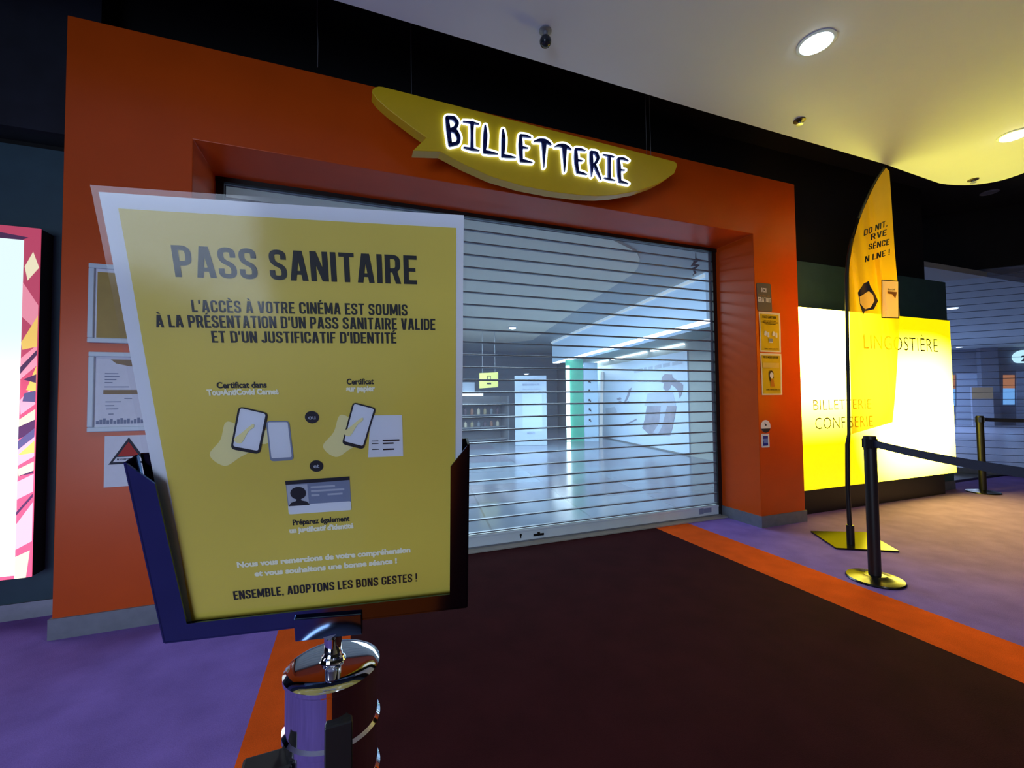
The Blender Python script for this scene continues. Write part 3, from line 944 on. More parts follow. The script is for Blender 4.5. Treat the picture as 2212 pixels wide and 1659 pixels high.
def yellow_poster(name, x0, x1, z0, z1, label):
    t = thing(name, ((x0 + x1) / 2, -0.002, z0), label, 'poster', 'yellow posters on the right pier')
    g = MB().grid(lambda a, b: (x0 + (x1 - x0) * a + 0.004 * (1 - b), -0.004 - 0.003 * math.sin(a * 5 + b * 4), z0 + (z1 - z0) * b), 10, 12)
    g.build('sheet', mat('poster_paper', srgb(226, 222, 215), 0.5), t, smooth=True, fix=False)
    g = MB().grid(lambda a, b: (x0 + 0.014 + (x1 - x0 - 0.036) * a + 0.004 * (1 - b), -0.0052 - 0.003 * math.sin(a * 5 + b * 4), z0 + 0.014 + (z1 - z0 - 0.034) * b), 10, 12)
    g.build('printed_ground', mat('olive_yellow_print', srgb(206, 180, 34), 0.35, var=0.05, scale=8), t, smooth=True, fix=False)
    return t
PY = -0.0095
t = yellow_poster('yellow_poster', 3.735, 4.022, 1.703, 2.099, 'yellow poster with two phone pictures, upper of the pair on the right pier')
fn = lambda x, z: (x, PY, z)
b = MB()
caps(b, 'PASS SANITAIRE', 3.775, 3.965, 2.036, 0.026, fn)
b.build('black_lettering', M['black_ink'], t, fix=False)
b = MB()
caps(b, "L'ACCÈS À VOTRE CINÉMA EST SOUMIS", 3.79, 3.955, 2.006, 0.011, fn)
b.build('black_lettering', M['black_ink'], t, fix=False)
b = MB()
caps(b, "À LA PRÉSENTATION D'UN PASS SANITAIRE VALIDE", 3.757, 3.985, 1.991, 0.011, fn)
b.build('black_lettering', M['black_ink'], t, fix=False)
b = MB()
caps(b, "ET D'UN JUSTIFICATIF D'IDENTITÉ", 3.80, 3.955, 1.976, 0.011, fn)
b.build('black_lettering', M['black_ink'], t, fix=False)
b = MB()
caps(b, 'ENSEMBLE, ADOPTONS LES BONS GESTES !', 3.79, 3.98, 1.730, 0.010, fn)
b.build('black_lettering', M['black_ink'], t, fix=False)
b = MB()
for cx in (3.825, 3.935):
    b.prism([(a, PY, c) for a, c in rquad((cx - 0.024, 1.912), (cx + 0.008, 1.905), (cx - 0.004, 1.862), (cx - 0.034, 1.868))], (0, 0.0006, 0))
    b.prism([(a, PY, c) for a, c in rquad((cx + 0.010, 1.897), (cx + 0.036, 1.895), (cx + 0.036, 1.848), (cx + 0.010, 1.850))], (0, 0.0006, 0))
b.box(3.855, 3.905, PY, PY + 0.0006, 1.795, 1.806)
b.build('phone_pictures', M['paper'], t)
b = MB().box(3.855, 3.905, PY, PY + 0.0006, 1.806, 1.836)
b.build('card_picture', M['grey_ink'], t)
t = yellow_poster('yellow_poster', 3.739, 4.022, 1.278, 1.690, 'yellow poster with a masked woman picture, lower of the pair on the right pier')
b = MB()
caps(b, 'PORT DU MASQUE OBLIGATOIRE', 3.772, 3.975, 1.640, 0.022, fn)
b.build('black_lettering', M['black_ink'], t, fix=False)
b = MB()
caps(b, 'ENSEMBLE, ADOPTONS LES BONS GESTES !', 3.795, 3.99, 1.325, 0.010, fn)
b.build('black_lettering', M['black_ink'], t, fix=False)
b = MB().box(3.765, 3.98, PY, PY + 0.0006, 1.545, 1.595)
b.build('text_panel', mat('pale_yellow_print', srgb(214, 190, 96), 0.6), t)
def ell(cx, cz, rx, rz, y, n=20, d=0.0006, mb=None):
    return (mb or MB()).prism([(cx + rx * math.cos(2 * math.pi * i / n), y, cz + rz * math.sin(2 * math.pi * i / n)) for i in range(n)], (0, d, 0))
b = ell(3.872, 1.487, 0.030, 0.034, PY)
b.prism([(3.845, PY, 1.48), (3.862, PY, 1.47), (3.872, PY, 1.42), (3.862, PY, 1.405), (3.846, PY, 1.43)], (0, 0.0006, 0))
b.prism([(3.885, PY, 1.47), (3.902, PY, 1.48), (3.902, PY, 1.44), (3.886, PY, 1.445)], (0, 0.0006, 0))
b.build('hair_picture', M['brown_ink'], t)
ell(3.875, 1.472, 0.024, 0.030, PY - 0.001).build('mask_picture', M['paper'], t)
MB().prism([(3.862, PY - 0.0005, 1.435), (3.9, PY - 0.0005, 1.43), (3.912, PY - 0.0005, 1.362), (3.858, PY - 0.0005, 1.362)], (0, 0.0006, 0)).build('body_picture', M['orange_ink'], t)

t = thing('round_sticker', (3.783, -0.002, 0.91), 'round white sticker with dark lower edge on the right pier', 'sticker')
ell(3.783, 0.972, 0.064, 0.062, -0.003, 32, 0.002).build('disc', M['paper'], t)
b = MB()
b.prism([(3.783 + 0.0642 * math.cos(math.radians(a)), -0.0045, 0.972 + 0.0622 * math.sin(math.radians(a))) for a in range(200, 341, 10)], (0, 0.001, 0))
b.build('dark_segment', M['navy_ink'], t)
b = MB().prism([(3.765, -0.0045, 1.006), (3.770, -0.0045, 1.010), (3.786, -0.0045, 0.990), (3.780, -0.0045, 0.985)], (0, 0.001, 0))
ell(3.784, 0.985, 0.009, 0.008, -0.0045, 12, 0.001, b)
b.build('key_picture', M['navy_ink'], t)
t = thing('card_sticker', (3.774, -0.002, 0.767), 'small white sticker with blue squares below the round sticker', 'sticker')
MB().prism([(a, -0.003, c) for a, c in rquad((3.721, 0.902), (3.826, 0.900), (3.827, 0.767), (3.722, 0.768), r=0.08)], (0, 0.002, 0)).build('sheet', M['paper'], t)
b = MB().box(3.740, 3.806, -0.0045, -0.0035, 0.853, 0.880)
b.box(3.740, 3.806, -0.0045, -0.0035, 0.785, 0.808)
b.box(3.740, 3.750, -0.0045, -0.0035, 0.808, 0.828)
b.build('blue_print', M['blue_ink'], t)
MB().box(3.744, 3.806, -0.0040, -0.0034, 0.808, 0.853).build('pale_blue_print', M['lblue_ink'], t)

# ------------------------------------------------------------------ yellow light box, right
def lightbox_mat():
    mt = bpy.data.materials.new('yellow_backlit_face')
    mt.use_nodes = True
    nt = mt.node_tree
    b = nt.nodes['Principled BSDF']
    b.inputs['Base Color'].default_value = srgb(235, 205, 20)
    b.inputs['Roughness'].default_value = 0.3
    tc = nt.nodes.new('ShaderNodeTexCoord')
    sp = nt.nodes.new('ShaderNodeSeparateXYZ')
    nt.links.new(tc.outputs['Generated'], sp.inputs[0])
    def math_(op, a, b2=None, v=None):
        n = nt.nodes.new('ShaderNodeMath')
        n.operation = op
        nt.links.new(a, n.inputs[0]) if not isinstance(a, float) else n.inputs.__getitem__(0).__setattr__('default_value', a)
        if b2 is not None:
            nt.links.new(b2, n.inputs[1])
        if v is not None:
            n.inputs[1].default_value = v
        return n.outputs[0]
    # lamps inside stand behind the upper left and the right of the panel: two soft hot zones
    def zone(cx, cz, rx, rz):
        dx = math_('DIVIDE', math_('SUBTRACT', sp.outputs['X'], v=cx), v=rx)
        dz = math_('DIVIDE', math_('SUBTRACT', sp.outputs['Z'], v=cz), v=rz)
        d2 = math_('ADD', math_('POWER', math_('ABSOLUTE', dx), v=3.0), math_('POWER', math_('ABSOLUTE', dz), v=3.0))
        return math_('POWER', math_('MAXIMUM', math_('SUBTRACT', math_('MULTIPLY', d2, v=-1.0), v=-1.0), v=0.0), v=1.0)
    z1 = zone(0.14, 0.86, 0.48, 0.62)
    z2 = zone(0.74, 0.40, 0.42, 0.52)
    tot = math_('ADD', z1, z2)
    st = math_('ADD', math_('MULTIPLY', tot, v=14.0), v=1.0)
    b.inputs['Emission Color'].default_value = (1.0, 0.80, 0.06, 1)
    mx = nt.nodes.new('ShaderNodeMix')
    mx.data_type = 'RGBA'
    mx.inputs[6].default_value = (1.0, 0.85, 0.0, 1)
    mx.inputs[7].default_value = (1.0, 0.84, 0.11, 1)
    nt.links.new(math_('MINIMUM', tot, v=1.0), mx.inputs[0])
    nt.links.new(mx.outputs[2], b.inputs['Emission Color'])
    nt.links.new(st, b.inputs['Emission Strength'])
    return mt
BY = 0.13
p0, p1 = at(2052, 702, y=BY), at(2062, 1018, y=BY)
BX0, BX1, BZ0, BZ1 = 4.32, p0.x, at(1742, 1060, y=BY).z, at(1728, 663, y=BY).z
t = thing('backlit_panel', ((BX0 + BX1) / 2, BY, BZ0), 'large glowing yellow light box reading CONFISERIE right of the portal', 'light box')
MB().box(BX0, BX1, BY + 0.012, RW - 0.002, BZ0 - 0.01, BZ1 + 0.01).build('casing', M['black'], t)
MB().box(BX0, BX1, BY, BY + 0.012, BZ0, BZ1).build('lit_face', lightbox_mat(), t)
MB().box(BX0 + 0.1, BX1 - 0.2, BY + 0.03, RW - 0.014, 0.0, BZ0 - 0.01).build('plinth', M['black'], t)
def lw(s, px0, px1, py0, py1, capx, mt_):
    a, c = at(px0, py0, y=BY - 0.001), at(px1, py1, y=BY - 0.001)
    b = MB()
    write(b, s, a.x, c.x, (a.z + c.z) / 2, capx, lambda x, z: (x, BY - 0.002, z), -0.008, 1.05)
    b.build('lettering', mt_, t, fix=False)
M['vinyl'] = mat('grey_vinyl', srgb(60, 60, 40), 0.5)
lw('LINGOSTIÈRE', 1866, 2026, 755, 759, 0.165, M['vinyl'])
lw('CONFISERIE', 1761, 1886, 925, 924, 0.125, M['vinyl'])
lw('BILLETTERIE', 1757, 1882, 885, 884, 0.11, mat('pale_vinyl', srgb(190, 180, 90), 0.5))

# ------------------------------------------------------------------ poster light box, far left
PBY = 0.24
t = thing('poster_display', (-2.35, PBY, 0.28), 'lit poster case with pink and yellow border at the far left', 'light box')
q = lambda x, y: at(x, y, y=PBY)
LX1 = q(77, 870).x
LZ0, LZ1 = q(68, 1246).z, q(88, 494).z
MB().box(-3.05, LX1, PBY + 0.01, LW - 0.002, LZ0, LZ1).build('casing', M['black'], t)
def emit_foot(name, col, top, foot):
    """backlit print with stronger emission towards the foot of the case"""
    mt = emit(name, col, top)  # emission raised at the foot to imitate overexposed bleed
    nt = mt.node_tree
    b = nt.nodes['Principled BSDF']
    tc = nt.nodes.new('ShaderNodeTexCoord')
    sp = nt.nodes.new('ShaderNodeSeparateXYZ')
    nt.links.new(tc.outputs['Object'], sp.inputs[0])
    mr = nt.nodes.new('ShaderNodeMapRange')
    mr.interpolation_type = 'SMOOTHSTEP'
    mr.inputs['From Min'].default_value = 1.75
    mr.inputs['From Max'].default_value = 0.9
    mr.inputs['To Min'].default_value = top
    mr.inputs['To Max'].default_value = foot
    nt.links.new(sp.outputs['Z'], mr.inputs['Value'])
    nt.links.new(mr.outputs['Result'], b.inputs['Emission Strength'])
    return mt
c_pink = emit_foot('backlit_pink', (0.62, 0.07, 0.16, 1), 0.75, 2.4)
c_rose = emit_foot('backlit_rose', (0.90, 0.30, 0.42, 1), 0.9, 2.6)
c_yel = emit_foot('backlit_gold', (0.95, 0.62, 0.14, 1), 0.9, 1.8)
c_cream = emit_foot('backlit_cream', (0.95, 0.85, 0.60, 1), 0.9, 1.5)
c_plum = emit_foot('backlit_plum', (0.10, 0.03, 0.12, 1), 0.6, 1.6)
c_blue = emit_foot('backlit_indigo', (0.11, 0.09, 0.25, 1), 0.7, 1.8)
c_white = emit_foot('backlit_white', (0.80, 0.98, 1.0, 1), 1.0, 2.2)
MB().box(-3.05, LX1, PBY, PBY + 0.01, LZ0, LZ1).build('border_print', c_pink, t)
WX = q(42, 870).x
MB().box(-2.95, WX, PBY - 0.004, PBY, LZ0 + 0.02, q(40, 518).z).build('white_sheet', c_white, t)
shards = {
 'rose': (c_rose, [[(1, .775), (0, .84), (0, .74), (1, .70)], [(0, .62), (1, .66), (1, .60), (0, .56)], [(0, .50), (.6, .53), (1, .49), (.1, .46)], [(0, .36), (1, .40), (1, .34), (0, .315)],
                      [(0, .27), (1, .29), (1, .24), (0, .22)], [(0, .15), (1, .21), (1, .10), (0, .08)]]),
 'gold': (c_yel, [[(0, .665), (1, .745), (1, .655), (.1, .645)], [(.4, .53), (1, .60), (1, .525)], [(0, .345), (1, .385), (1, .35)]]),
 'cream': (c_cream, [[(.1, .885), (.6, .93), (1, .885), (.3, .845)], [(0, .445), (1, .475), (1, .445), (0, .41)], [(0, .305), (1, .325), (1, .30), (.1, .285)], [(0, .06), (.9, .075), (.7, .0), (0, .0)]]),
 'plum': (c_plum, [[(0, .595), (1, .645), (1, .63), (0, .575)], [(.2, .56), (1, .575), (1, .55)], [(0, .425), (1, .445), (1, .41), (0, .39)], [(0, .285), (1, .30), (1, .292)], [(0, .185), (1, .235), (1, .225), (0, .175)]]),
 'indigo': (c_blue, [[(.3, .52), (1, .528), (1, .495), (.2, .497)], [(0, .385), (1, .42), (1, .395), (0, .36)]]),
}
for i, (nm, (mt_, polys)) in enumerate(shards.items()):
    for pl in polys:
        b = MB()
        b.prism([(WX + (LX1 - WX) * a, PBY - 0.001 - 0.0006 * i, LZ0 + (LZ1 - LZ0) * c) for a, c in pl], (0, 0.0005, 0))
        b.build('shard_print', mt_, t)
MB().prism([(x, PBY - 0.003, z) for x, z in ((-2.6, LZ1 - 0.05), (-2.0, LZ1 - 0.03), (WX + 0.02, LZ1 - 0.06), (WX - 0.02, LZ1 - 0.085), (-2.1, LZ1 - 0.06), (-2.6, LZ1 - 0.085))], (0, 0.001, 0)).build('shard_print', c_plum, t)

# ------------------------------------------------------------------ feather flag
FY = -0.632
def flag_mat(col):
    mt = bpy.data.materials.new('flag_fabric')
    mt.use_nodes = True
    nt = mt.node_tree
    out = nt.nodes['Material Output']
    b = nt.nodes['Principled BSDF']
    b.inputs['Base Color'].default_value = col
    b.inputs['Roughness'].default_value = 0.6
    tl = nt.nodes.new('ShaderNodeBsdfTranslucent')
    tl.inputs[0].default_value = col
    tr = nt.nodes.new('ShaderNodeBsdfTransparent')
    tr.inputs[0].default_value = (1, 0.86, 0.25, 1)
    m1 = nt.nodes.new('ShaderNodeMixShader')
    m1.inputs[0].default_value = 0.32
    m2 = nt.nodes.new('ShaderNodeMixShader')
    m2.inputs[0].default_value = 0.10
    nt.links.new(b.outputs[0], m1.inputs[1])
    nt.links.new(tl.outputs[0], m1.inputs[2])
    nt.links.new(m1.outputs[0], m2.inputs[1])
    nt.links.new(tr.outputs[0], m2.inputs[2])
    nt.links.new(m2.outputs[0], out.inputs['Surface'])
    return mt
fl_left = [(1914, 362), (1896, 388), (1876, 428), (1858, 472), (1845, 515), (1837, 560), (1834, 600), (1835, 680), (1836, 760), (1838, 850), (1839, 938)]
fl_right = [(1921, 370), (1923, 395), (1926, 440), (1929, 485), (1932, 530), (1936, 580), (1941, 640), (1943, 700), (1939, 770), (1934, 850), (1928, 912)]
def cr1(P, t):
    n = len(P) - 1
    i = min(int(t * n), n - 1)
    f_ = t * n - i
    g = lambda j: Vector(P[max(0, min(n, j))])
    p0, p1, p2, p3 = g(i - 1), g(i), g(i + 1), g(i + 2)
    return 0.5 * ((2 * p1) + (p2 - p0) * f_ + (2 * p0 - 5 * p1 + 4 * p2 - p3) * f_ * f_ + (3 * p1 - p0 - 3 * p2 + p3) * f_ ** 3)
def fold(px, py):
    """depth of the creases that run from the pole down to the right"""
    s = (px - 1836) / 100.0
    t = (py - 400) / 540.0
    return 0.036 * math.sin(9.0 * s - 6.0 * t) * (0.35 + s) * (0.3 + 0.7 * min(1.0, max(t, 0) * 3)) + 0.02 * math.sin(24 * s - 16 * t) * max(0.0, 1 - s)
def fpt(px, py, lift=0.0):
    d = ray(px, py)
    t = (FY - CAM.y) / d.y
    return CAM + d * (t + (fold(px, py) - lift) * 1.3)
fg = thing('feather_flag', at(1838, 1178, z=0), 'yellow feather flag on a black pole before the glowing light box', 'flag')
cl = MB().grid(lambda a, b: fpt(*(cr1(fl_left, b) * (1 - a) + cr1(fl_right, b) * a)), 28, 60).build('banner', flag_mat(srgb(238, 186, 10)), fg, smooth=True, fix=False)
def fwrite(s, x0, y0, x1, y1, cap, shift=0.0):
    d = Vector((x1 - x0, y1 - y0))
    L = d.length
    d.normalize()
    up = Vector((0.05, -1.0))
    b = MB()
    caps(b, s, 0, L, 0, cap, lambda u, v: fpt(x0 + d.x * u + up.x * v, y0 + d.y * u + up.y * v, 0.006))
    b.build('lettering', M['black_ink'], fg, fix=False)
fwrite('DO NIT,', 1866, 510, 1917, 488, 13.5)
fwrite('RVE', 1881, 519, 1915, 508, 13)
fwrite('SÉNCE', 1876, 540, 1921, 528.5, 13)
fwrite('N LNE !', 1868, 567, 1922, 550, 13)
def fpatch(name, pts, lift, mt_):
    """a printed patch that follows the cloth's creases: rings from its middle to its outline"""
    out = []
    for i, p in enumerate(pts):
        q = pts[(i + 1) % len(pts)]
        out += [(p[0] + (q[0] - p[0]) * k / 6, p[1] + (q[1] - p[1]) * k / 6) for k in range(6)]
    cx, cy = sum(p[0] for p in out) / len(out), sum(p[1] for p in out) / len(out)
    n = len(out)
    def g(a, b):
        x, y = out[int(round(a * n)) % n]
        b = max(b, 0.002)
        return fpt(cx + (x - cx) * b, cy + (y - cy) * b, lift)
    return MB().grid(g, n, 7).build(name, mt_, fg, fix=False)
def fring(name, outer, inner, lift, mt_):
    o2, i2 = [], []
    for P_, out in ((outer, o2), (inner, i2)):
        for i, p in enumerate(P_):
            q = P_[(i + 1) % len(P_)]
            out += [(p[0] + (q[0] - p[0]) * k / 6, p[1] + (q[1] - p[1]) * k / 6) for k in range(6)]
    n = len(o2)
    def g(a, b):
        k = int(round(a * n)) % n
        return fpt(i2[k][0] + (o2[k][0] - i2[k][0]) * b, i2[k][1] + (o2[k][1] - i2[k][1]) * b, lift)
    return MB().grid(g, n, 3).build(name, mt_, fg, fix=False)
FACE = ((1857, 641), (1864, 637), (1872, 631), (1877, 629), (1886, 637), (1889, 650), (1881, 664), (1869, 668), (1865, 664), (1858, 655))
fring('hair_picture', ((1853, 632), (1866, 612), (1877, 607), (1880, 618), (1890, 634), (1897, 650), (1888, 668), (1868, 672), (1865, 680), (1858, 660)), FACE, 0.006, M['navy_ink'])
fpatch('face_picture', FACE, 0.006, flag_mat(srgb(250, 236, 150)))
SCR = ((1906, 606), (1940, 608.5), (1940.5, 686), (1906, 685))
fring('phone_picture', ((1904, 604), (1942, 606.5), (1942.5, 688), (1904, 687)), SCR, 0.006, M['black_ink'])
fpatch('phone_screen_picture', SCR, 0.006, flag_mat(srgb(252, 248, 215)))
fpatch('orange_picture', ((1917, 629), (1938, 631), (1934, 645), (1930, 636), (1917, 634)), 0.013, M['orange_ink'])
b = MB()
write(b, 'Bon ciné', 1918, 1933, 0, 4.0, lambda u, v: fpt(u, 627 - v, 0.013), 0.02)
b.build('screen_lettering', M['black_ink'], fg, fix=False)
pole_base = at(1838, 1178, z=0)
pts = [Vector((pole_base.x, pole_base.y, 0.01))]
for (x, y) in [(1836.5, 1060), (1836, 960)] + fl_left[::-1] + [(1913, 357)]:
    p = at(x - 2, y, y=FY)
    pts.append(Vector((p.x, FY + 0.012, p.z)))
pts[-1].z = min(pts[-1].z, 3.385)
MB().tube(pts, [0.017] * 3 + [0.013] * (len(pts) - 7) + [0.009] * 4, 12).build('pole', M['black'], fg, smooth=True)
MB().tube([(pole_base.x, pole_base.y, 0.01), (pole_base.x, pole_base.y, 0.17)], 0.028, 16).build('pole_socket', M['black'], fg, smooth=True)
b = MB().prism([at(x, y, z=0) + Vector((0, 0, 0.002)) for x, y in ((1751, 1150), (1806, 1187), (1943, 1194), (1870, 1152))], (0, 0, 0.012))
b.build('base_plate', mat('satin_black_steel', srgb(40, 38, 26), 0.16, 0.6), fg, bevel=0.002)

# ------------------------------------------------------------------ black belt barrier posts, right
def belt(p, q, z0, z1, parent):
    p, q = Vector(p), Vector(q)
    n = Vector((-(q - p).y, (q - p).x, 0)).normalized() * 0.0012
    mb = MB()
    def prof(a, b):
        c = p.lerp(q, a)
        sag = 0.03 * 4 * a * (1 - a)
        return Vector((c.x, c.y, z0 + (z1 - z0) * b - sag))
    mb.grid(lambda a, b: prof(a, b) + n, 24, 1)
    mb.grid(lambda a, b: prof(a, b) - n, 24, 1)
    return mb.build('belt', M['belt'], parent, fix=False)
def queue_post(x, y, label, r=0.036, h=0.985):
    t = thing('queue_post', (x, y, 0), label, 'barrier post', 'black belt barrier posts')
    MB().lathe([(0.162, 0.0), (0.164, 0.006), (0.158, 0.014), (0.12, 0.022), (0.07, 0.030), (0.065, 0.033), (0.05, 0.036)], (x, y, 0), 56).build('base', M['black_gloss'], t, smooth=True)
    MB().lathe([(r, 0.034), (r, h - 0.10), (r + 0.001, h - 0.099), (r + 0.001, h - 0.004), (r - 0.003, h)], (x, y, 0), 40).build('post_tube', M['black'], t, smooth=True)
    hd = MB()
    for a in range(4):
        d = Vector((math.cos(a * math.pi / 2 + 0.4), math.sin(a * math.pi / 2 + 0.4), 0))
        e = Vector((-d.y, d.x, 0))
        hd.obox(Vector((x, y, h - 0.052)) + d * (r + 0.002), d * 0.005, e * 0.016, Vector((0, 0, 0.032)))
    hd.build('belt_head', M['black_gloss'], t, bevel=0.002)
    return t
NP = (3.37, -1.135)
t = queue_post(NP[0], NP[1], 'nearer black belt post, beside the base of the feather flag')
pe = at(2212, 1012, z=0.93)
d = (Vector((pe.x, pe.y, 0)) - Vector((NP[0], NP[1], 0)))
belt((NP[0], NP[1], 0), Vector((NP[0], NP[1], 0)) + d * 1.6, 0.915, 0.962, t)
FP = (7.60, 0.02)
t = queue_post(FP[0], FP[1], 'farther black belt post, past the end of the yellow light box')
belt((FP[0], FP[1], 0), (9.6, -0.75, 0), 0.915, 0.962, t)

# ------------------------------------------------------------------ ceiling fittings
def downlight(x, y, z, r, mt_, label):
    t = thing('ceiling_light', (x, y, z), label, 'ceiling light', 'hall ceiling lights')
    MB().lathe([(r * 0.98, 0.0), (r * 1.18, 0.0), (r * 1.2, -0.004), (r, -0.008), (r * 0.98, -0.004)], (x, y, z), 40).build('trim_ring', M['white_plastic'], t, smooth=True)
    MB().lathe([(r, -0.003), (r * 0.97, -0.010), (r * 0.8, -0.018), (r * 0.4, -0.024), (0.001, -0.026)], (x, y, z), 40).build('diffuser', mt_, t, smooth=True)
    return t
downlight(2.62, -1.36, 3.4, 0.085, M['lamp_cool'], 'round white downlight on the grey part of the ceiling')
downlight(5.11, -1.28, 3.4, 0.085, M['lamp_warm'], 'round white downlight on the yellow-lit ceiling at the right edge')
def spot_fix(px, py, label):
    p = at(px, py, z=3.4)
    t = thing('sprinkler', (p.x, p.y, 3.4), label, 'sprinkler', 'ceiling sprinklers')
    MB().lathe([(0.042, 0.0), (0.042, -0.006), (0.03, -0.010), (0.016, -0.012)], (p.x, p.y, 3.4), 24).build('escutcheon', mat('tarnished_metal', srgb(92, 84, 66), 0.4, 0.7), t, smooth=True)
    MB().lathe([(0.010, -0.010), (0.010, -0.028), (0.024, -0.030), (0.024, -0.034), (0.006, -0.036)], (p.x, p.y, 3.4), 20).build('deflector', M['alu'], t, smooth=True)
spot_fix(1727, 260, 'small metal sprinkler on the ceiling left of the feather flag tip')
spot_fix(2102, 388, 'small metal sprinkler near the rounded corner of the ceiling')
p = at(1178, 66, z=3.4)
t = thing('ceiling_camera', (p.x, p.y, 3.4), 'dark ball ceiling camera above the BILLETTERIE sign', 'camera')
MB().lathe([(0.036, 0.0), (0.036, -0.006), (0.016, -0.012), (0.012, -0.035)], (p.x, p.y, 3.4), 24).build('mount', M['alu_dull'], t, smooth=True)
MB().sphere((p.x, p.y, 3.335), 0.034).build('ball', mat('smoked_dome', srgb(34, 42, 50), 0.15), t, smooth=True)
p = at(2137, 415, z=4.2)
t = thing('ceiling_speaker', (p.x, p.y, 4.2), 'dim grey round speaker on the black upper ceiling at right', 'speaker')
MB().lathe([(0.10, 0.0), (0.10, -0.01), (0.085, -0.014), (0.08, -0.010), (0.001, -0.012)], (p.x, p.y, 4.2), 32).build('grille', M['alu'], t, smooth=True)
p = at(686, 145, y=-0.2)
t = thing('hanging_wire', (p.x, p.y, 4.2), 'thin loose wire dangling from the dark ceiling above the portal', 'wire')
MB().tube([(p.x, p.y, p.z), (p.x + 0.002, p.y, p.z + 0.15), (p.x - 0.004, p.y, p.z + 0.3), (p.x, p.y, 4.2)], 0.0028, 6).build('wire', M['alu'], t)

# ------------------------------------------------------------------ the mall behind the shutter
struct(MB().box(-7, 34, 0.60, 24, -0.1, 0.0).build('floor', M['tiles']))
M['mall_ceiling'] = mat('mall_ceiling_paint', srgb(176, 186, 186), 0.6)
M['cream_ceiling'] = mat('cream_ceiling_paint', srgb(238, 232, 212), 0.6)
M['mall_wall'] = mat('mall_wall_paint', srgb(150, 160, 158), 0.6, var=0.03)
struct(MB().box(-7, 34, 0.60, 24, 3.12, 3.2).build('ceiling', M['mall_ceiling']))
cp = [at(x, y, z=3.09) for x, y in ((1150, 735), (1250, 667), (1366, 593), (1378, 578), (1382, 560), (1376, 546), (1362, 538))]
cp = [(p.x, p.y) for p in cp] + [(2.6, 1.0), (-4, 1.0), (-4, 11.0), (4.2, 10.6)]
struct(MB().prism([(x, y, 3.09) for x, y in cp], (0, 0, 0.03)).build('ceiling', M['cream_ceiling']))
F0, F1 = Vector((4.921, 1.841, 0)), Vector((6.094, 9.509, 0))
FD = (F1 - F0).normalized()
FN = Vector((FD.y, -FD.x, 0))         # towards the shop wall
# fascia: white band whose emission imitates the wash from its light strips
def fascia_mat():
    mt = emit('fascia_wash_glow', (0.40, 0.70, 1.0, 1), 0.60)
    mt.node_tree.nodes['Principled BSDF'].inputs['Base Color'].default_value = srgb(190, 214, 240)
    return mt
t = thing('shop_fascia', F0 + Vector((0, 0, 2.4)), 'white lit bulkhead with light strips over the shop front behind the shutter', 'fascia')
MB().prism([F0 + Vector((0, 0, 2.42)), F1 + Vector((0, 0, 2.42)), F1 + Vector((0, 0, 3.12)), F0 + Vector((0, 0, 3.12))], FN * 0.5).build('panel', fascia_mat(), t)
L = (F1 - F0).length
for a, b_ in ((0.02, 0.85), (0.92, 2.1), (2.2, 3.6), (3.7, 5.4), (5.6, 7.7)):
    c = F0 + FD * ((a + b_) / 2) + FN * 0.10 + Vector((0, 0, 2.41))
    MB().obox(c, FD * ((b_ - a) / 2), FN * 0.09, Vector((0, 0, 0.012))).build('glow_strip', M['led'], t)
c = F0 + FD * (L / 2) - FN * 0.02 + Vector((0, 0, 3.07))
MB().obox(c, FD * (L / 2), FN * 0.02, Vector((0, 0, 0.02))).build('glow_strip', M['glow_soft'], t)
# shop soffit and wall
W0, W1 = Vector((6.795, 4.325, 0)), Vector((7.86, 11.274, 0))
WD = (W1 - W0).normalized()
WN = Vector((WD.y, -WD.x, 0))
Wn = W0 - WD * 3.3
struct(MB().prism([Wn, W1 + WD * 3, W1 + WD * 3 + Vector((0, 0, 3.12)), Wn + Vector((0, 0, 3.12))], WN * 0.15).build('wall_shop', M['mall_wall']))
M['soffit'] = mat('green_grey_soffit', srgb(118, 150, 146), 0.5)
struct(MB().prism([F0 + FN * 0.5, F1 + FN * 0.5, W1 - WN * 0.01, W0 - WD * 2.6 - WN * 0.01], (0, 0, 0.05)).build('ceiling', M['soffit']))
for o in bpy.data.objects:
    if o.type == 'MESH' and o.data.materials and o.data.materials[0] == M['soffit']:
        o.location.z = 2.44
# thin light line along the wall head
t = thing('light_line', W0 + Vector((0, 0, 2.38)), 'thin slanting light line over the mural wall behind the shutter', 'light strip')
for a, b_ in ((0.0, 1.35), (1.6, 3.6), (3.9, 6.6)):
    c = W0 + WD * ((a + b_) / 2) - WN * 0.04 + Vector((0, 0, 2.415))
    MB().obox(c, WD * ((b_ - a) / 2), WN * 0.03, Vector((0, 0, 0.016))).build('glow_strip', M['led'], t)
# mural
def wp(px, py, off=0.0):
    return hit(px, py, W0 - WN * (0.03 + off), WN)
t = thing('wall_mural', W0 - WN * 0.02, 'white mural panel with a walking farmer seen through the shutter', 'mural')
a, b_ = wp(1484, 765), wp(1300, 800)
zt = 2.26
A, B = Vector((a.x, a.y, 0)), Vector((b_.x, b_.y, 0)) + WD * 3.4
MB().prism([A + Vector((0, 0, 0.03)), B + Vector((0, 0, 0.03)), B + Vector((0, 0, zt)), A + Vector((0, 0, zt))], WN * 0.03).build('panel', mat('mural_white', srgb(196, 216, 240), 0.35), t)
def mpoly(pts, off=0.006):
    return MB().prism([wp(x, y, off) for x, y in pts], WN * 0.002)
mp_ = lambda x, y: (1240 + x / 5.925, 720 + y / 5.925)
def mz(pts):
    return [mp_(x, y) for x, y in pts]
M['mural_grey'] = mat('mural_grey_print', srgb(140, 142, 160), 0.6, var=0.15, scale=6)
M['mural_light'] = mat('mural_light_print', srgb(172, 186, 206), 0.6)
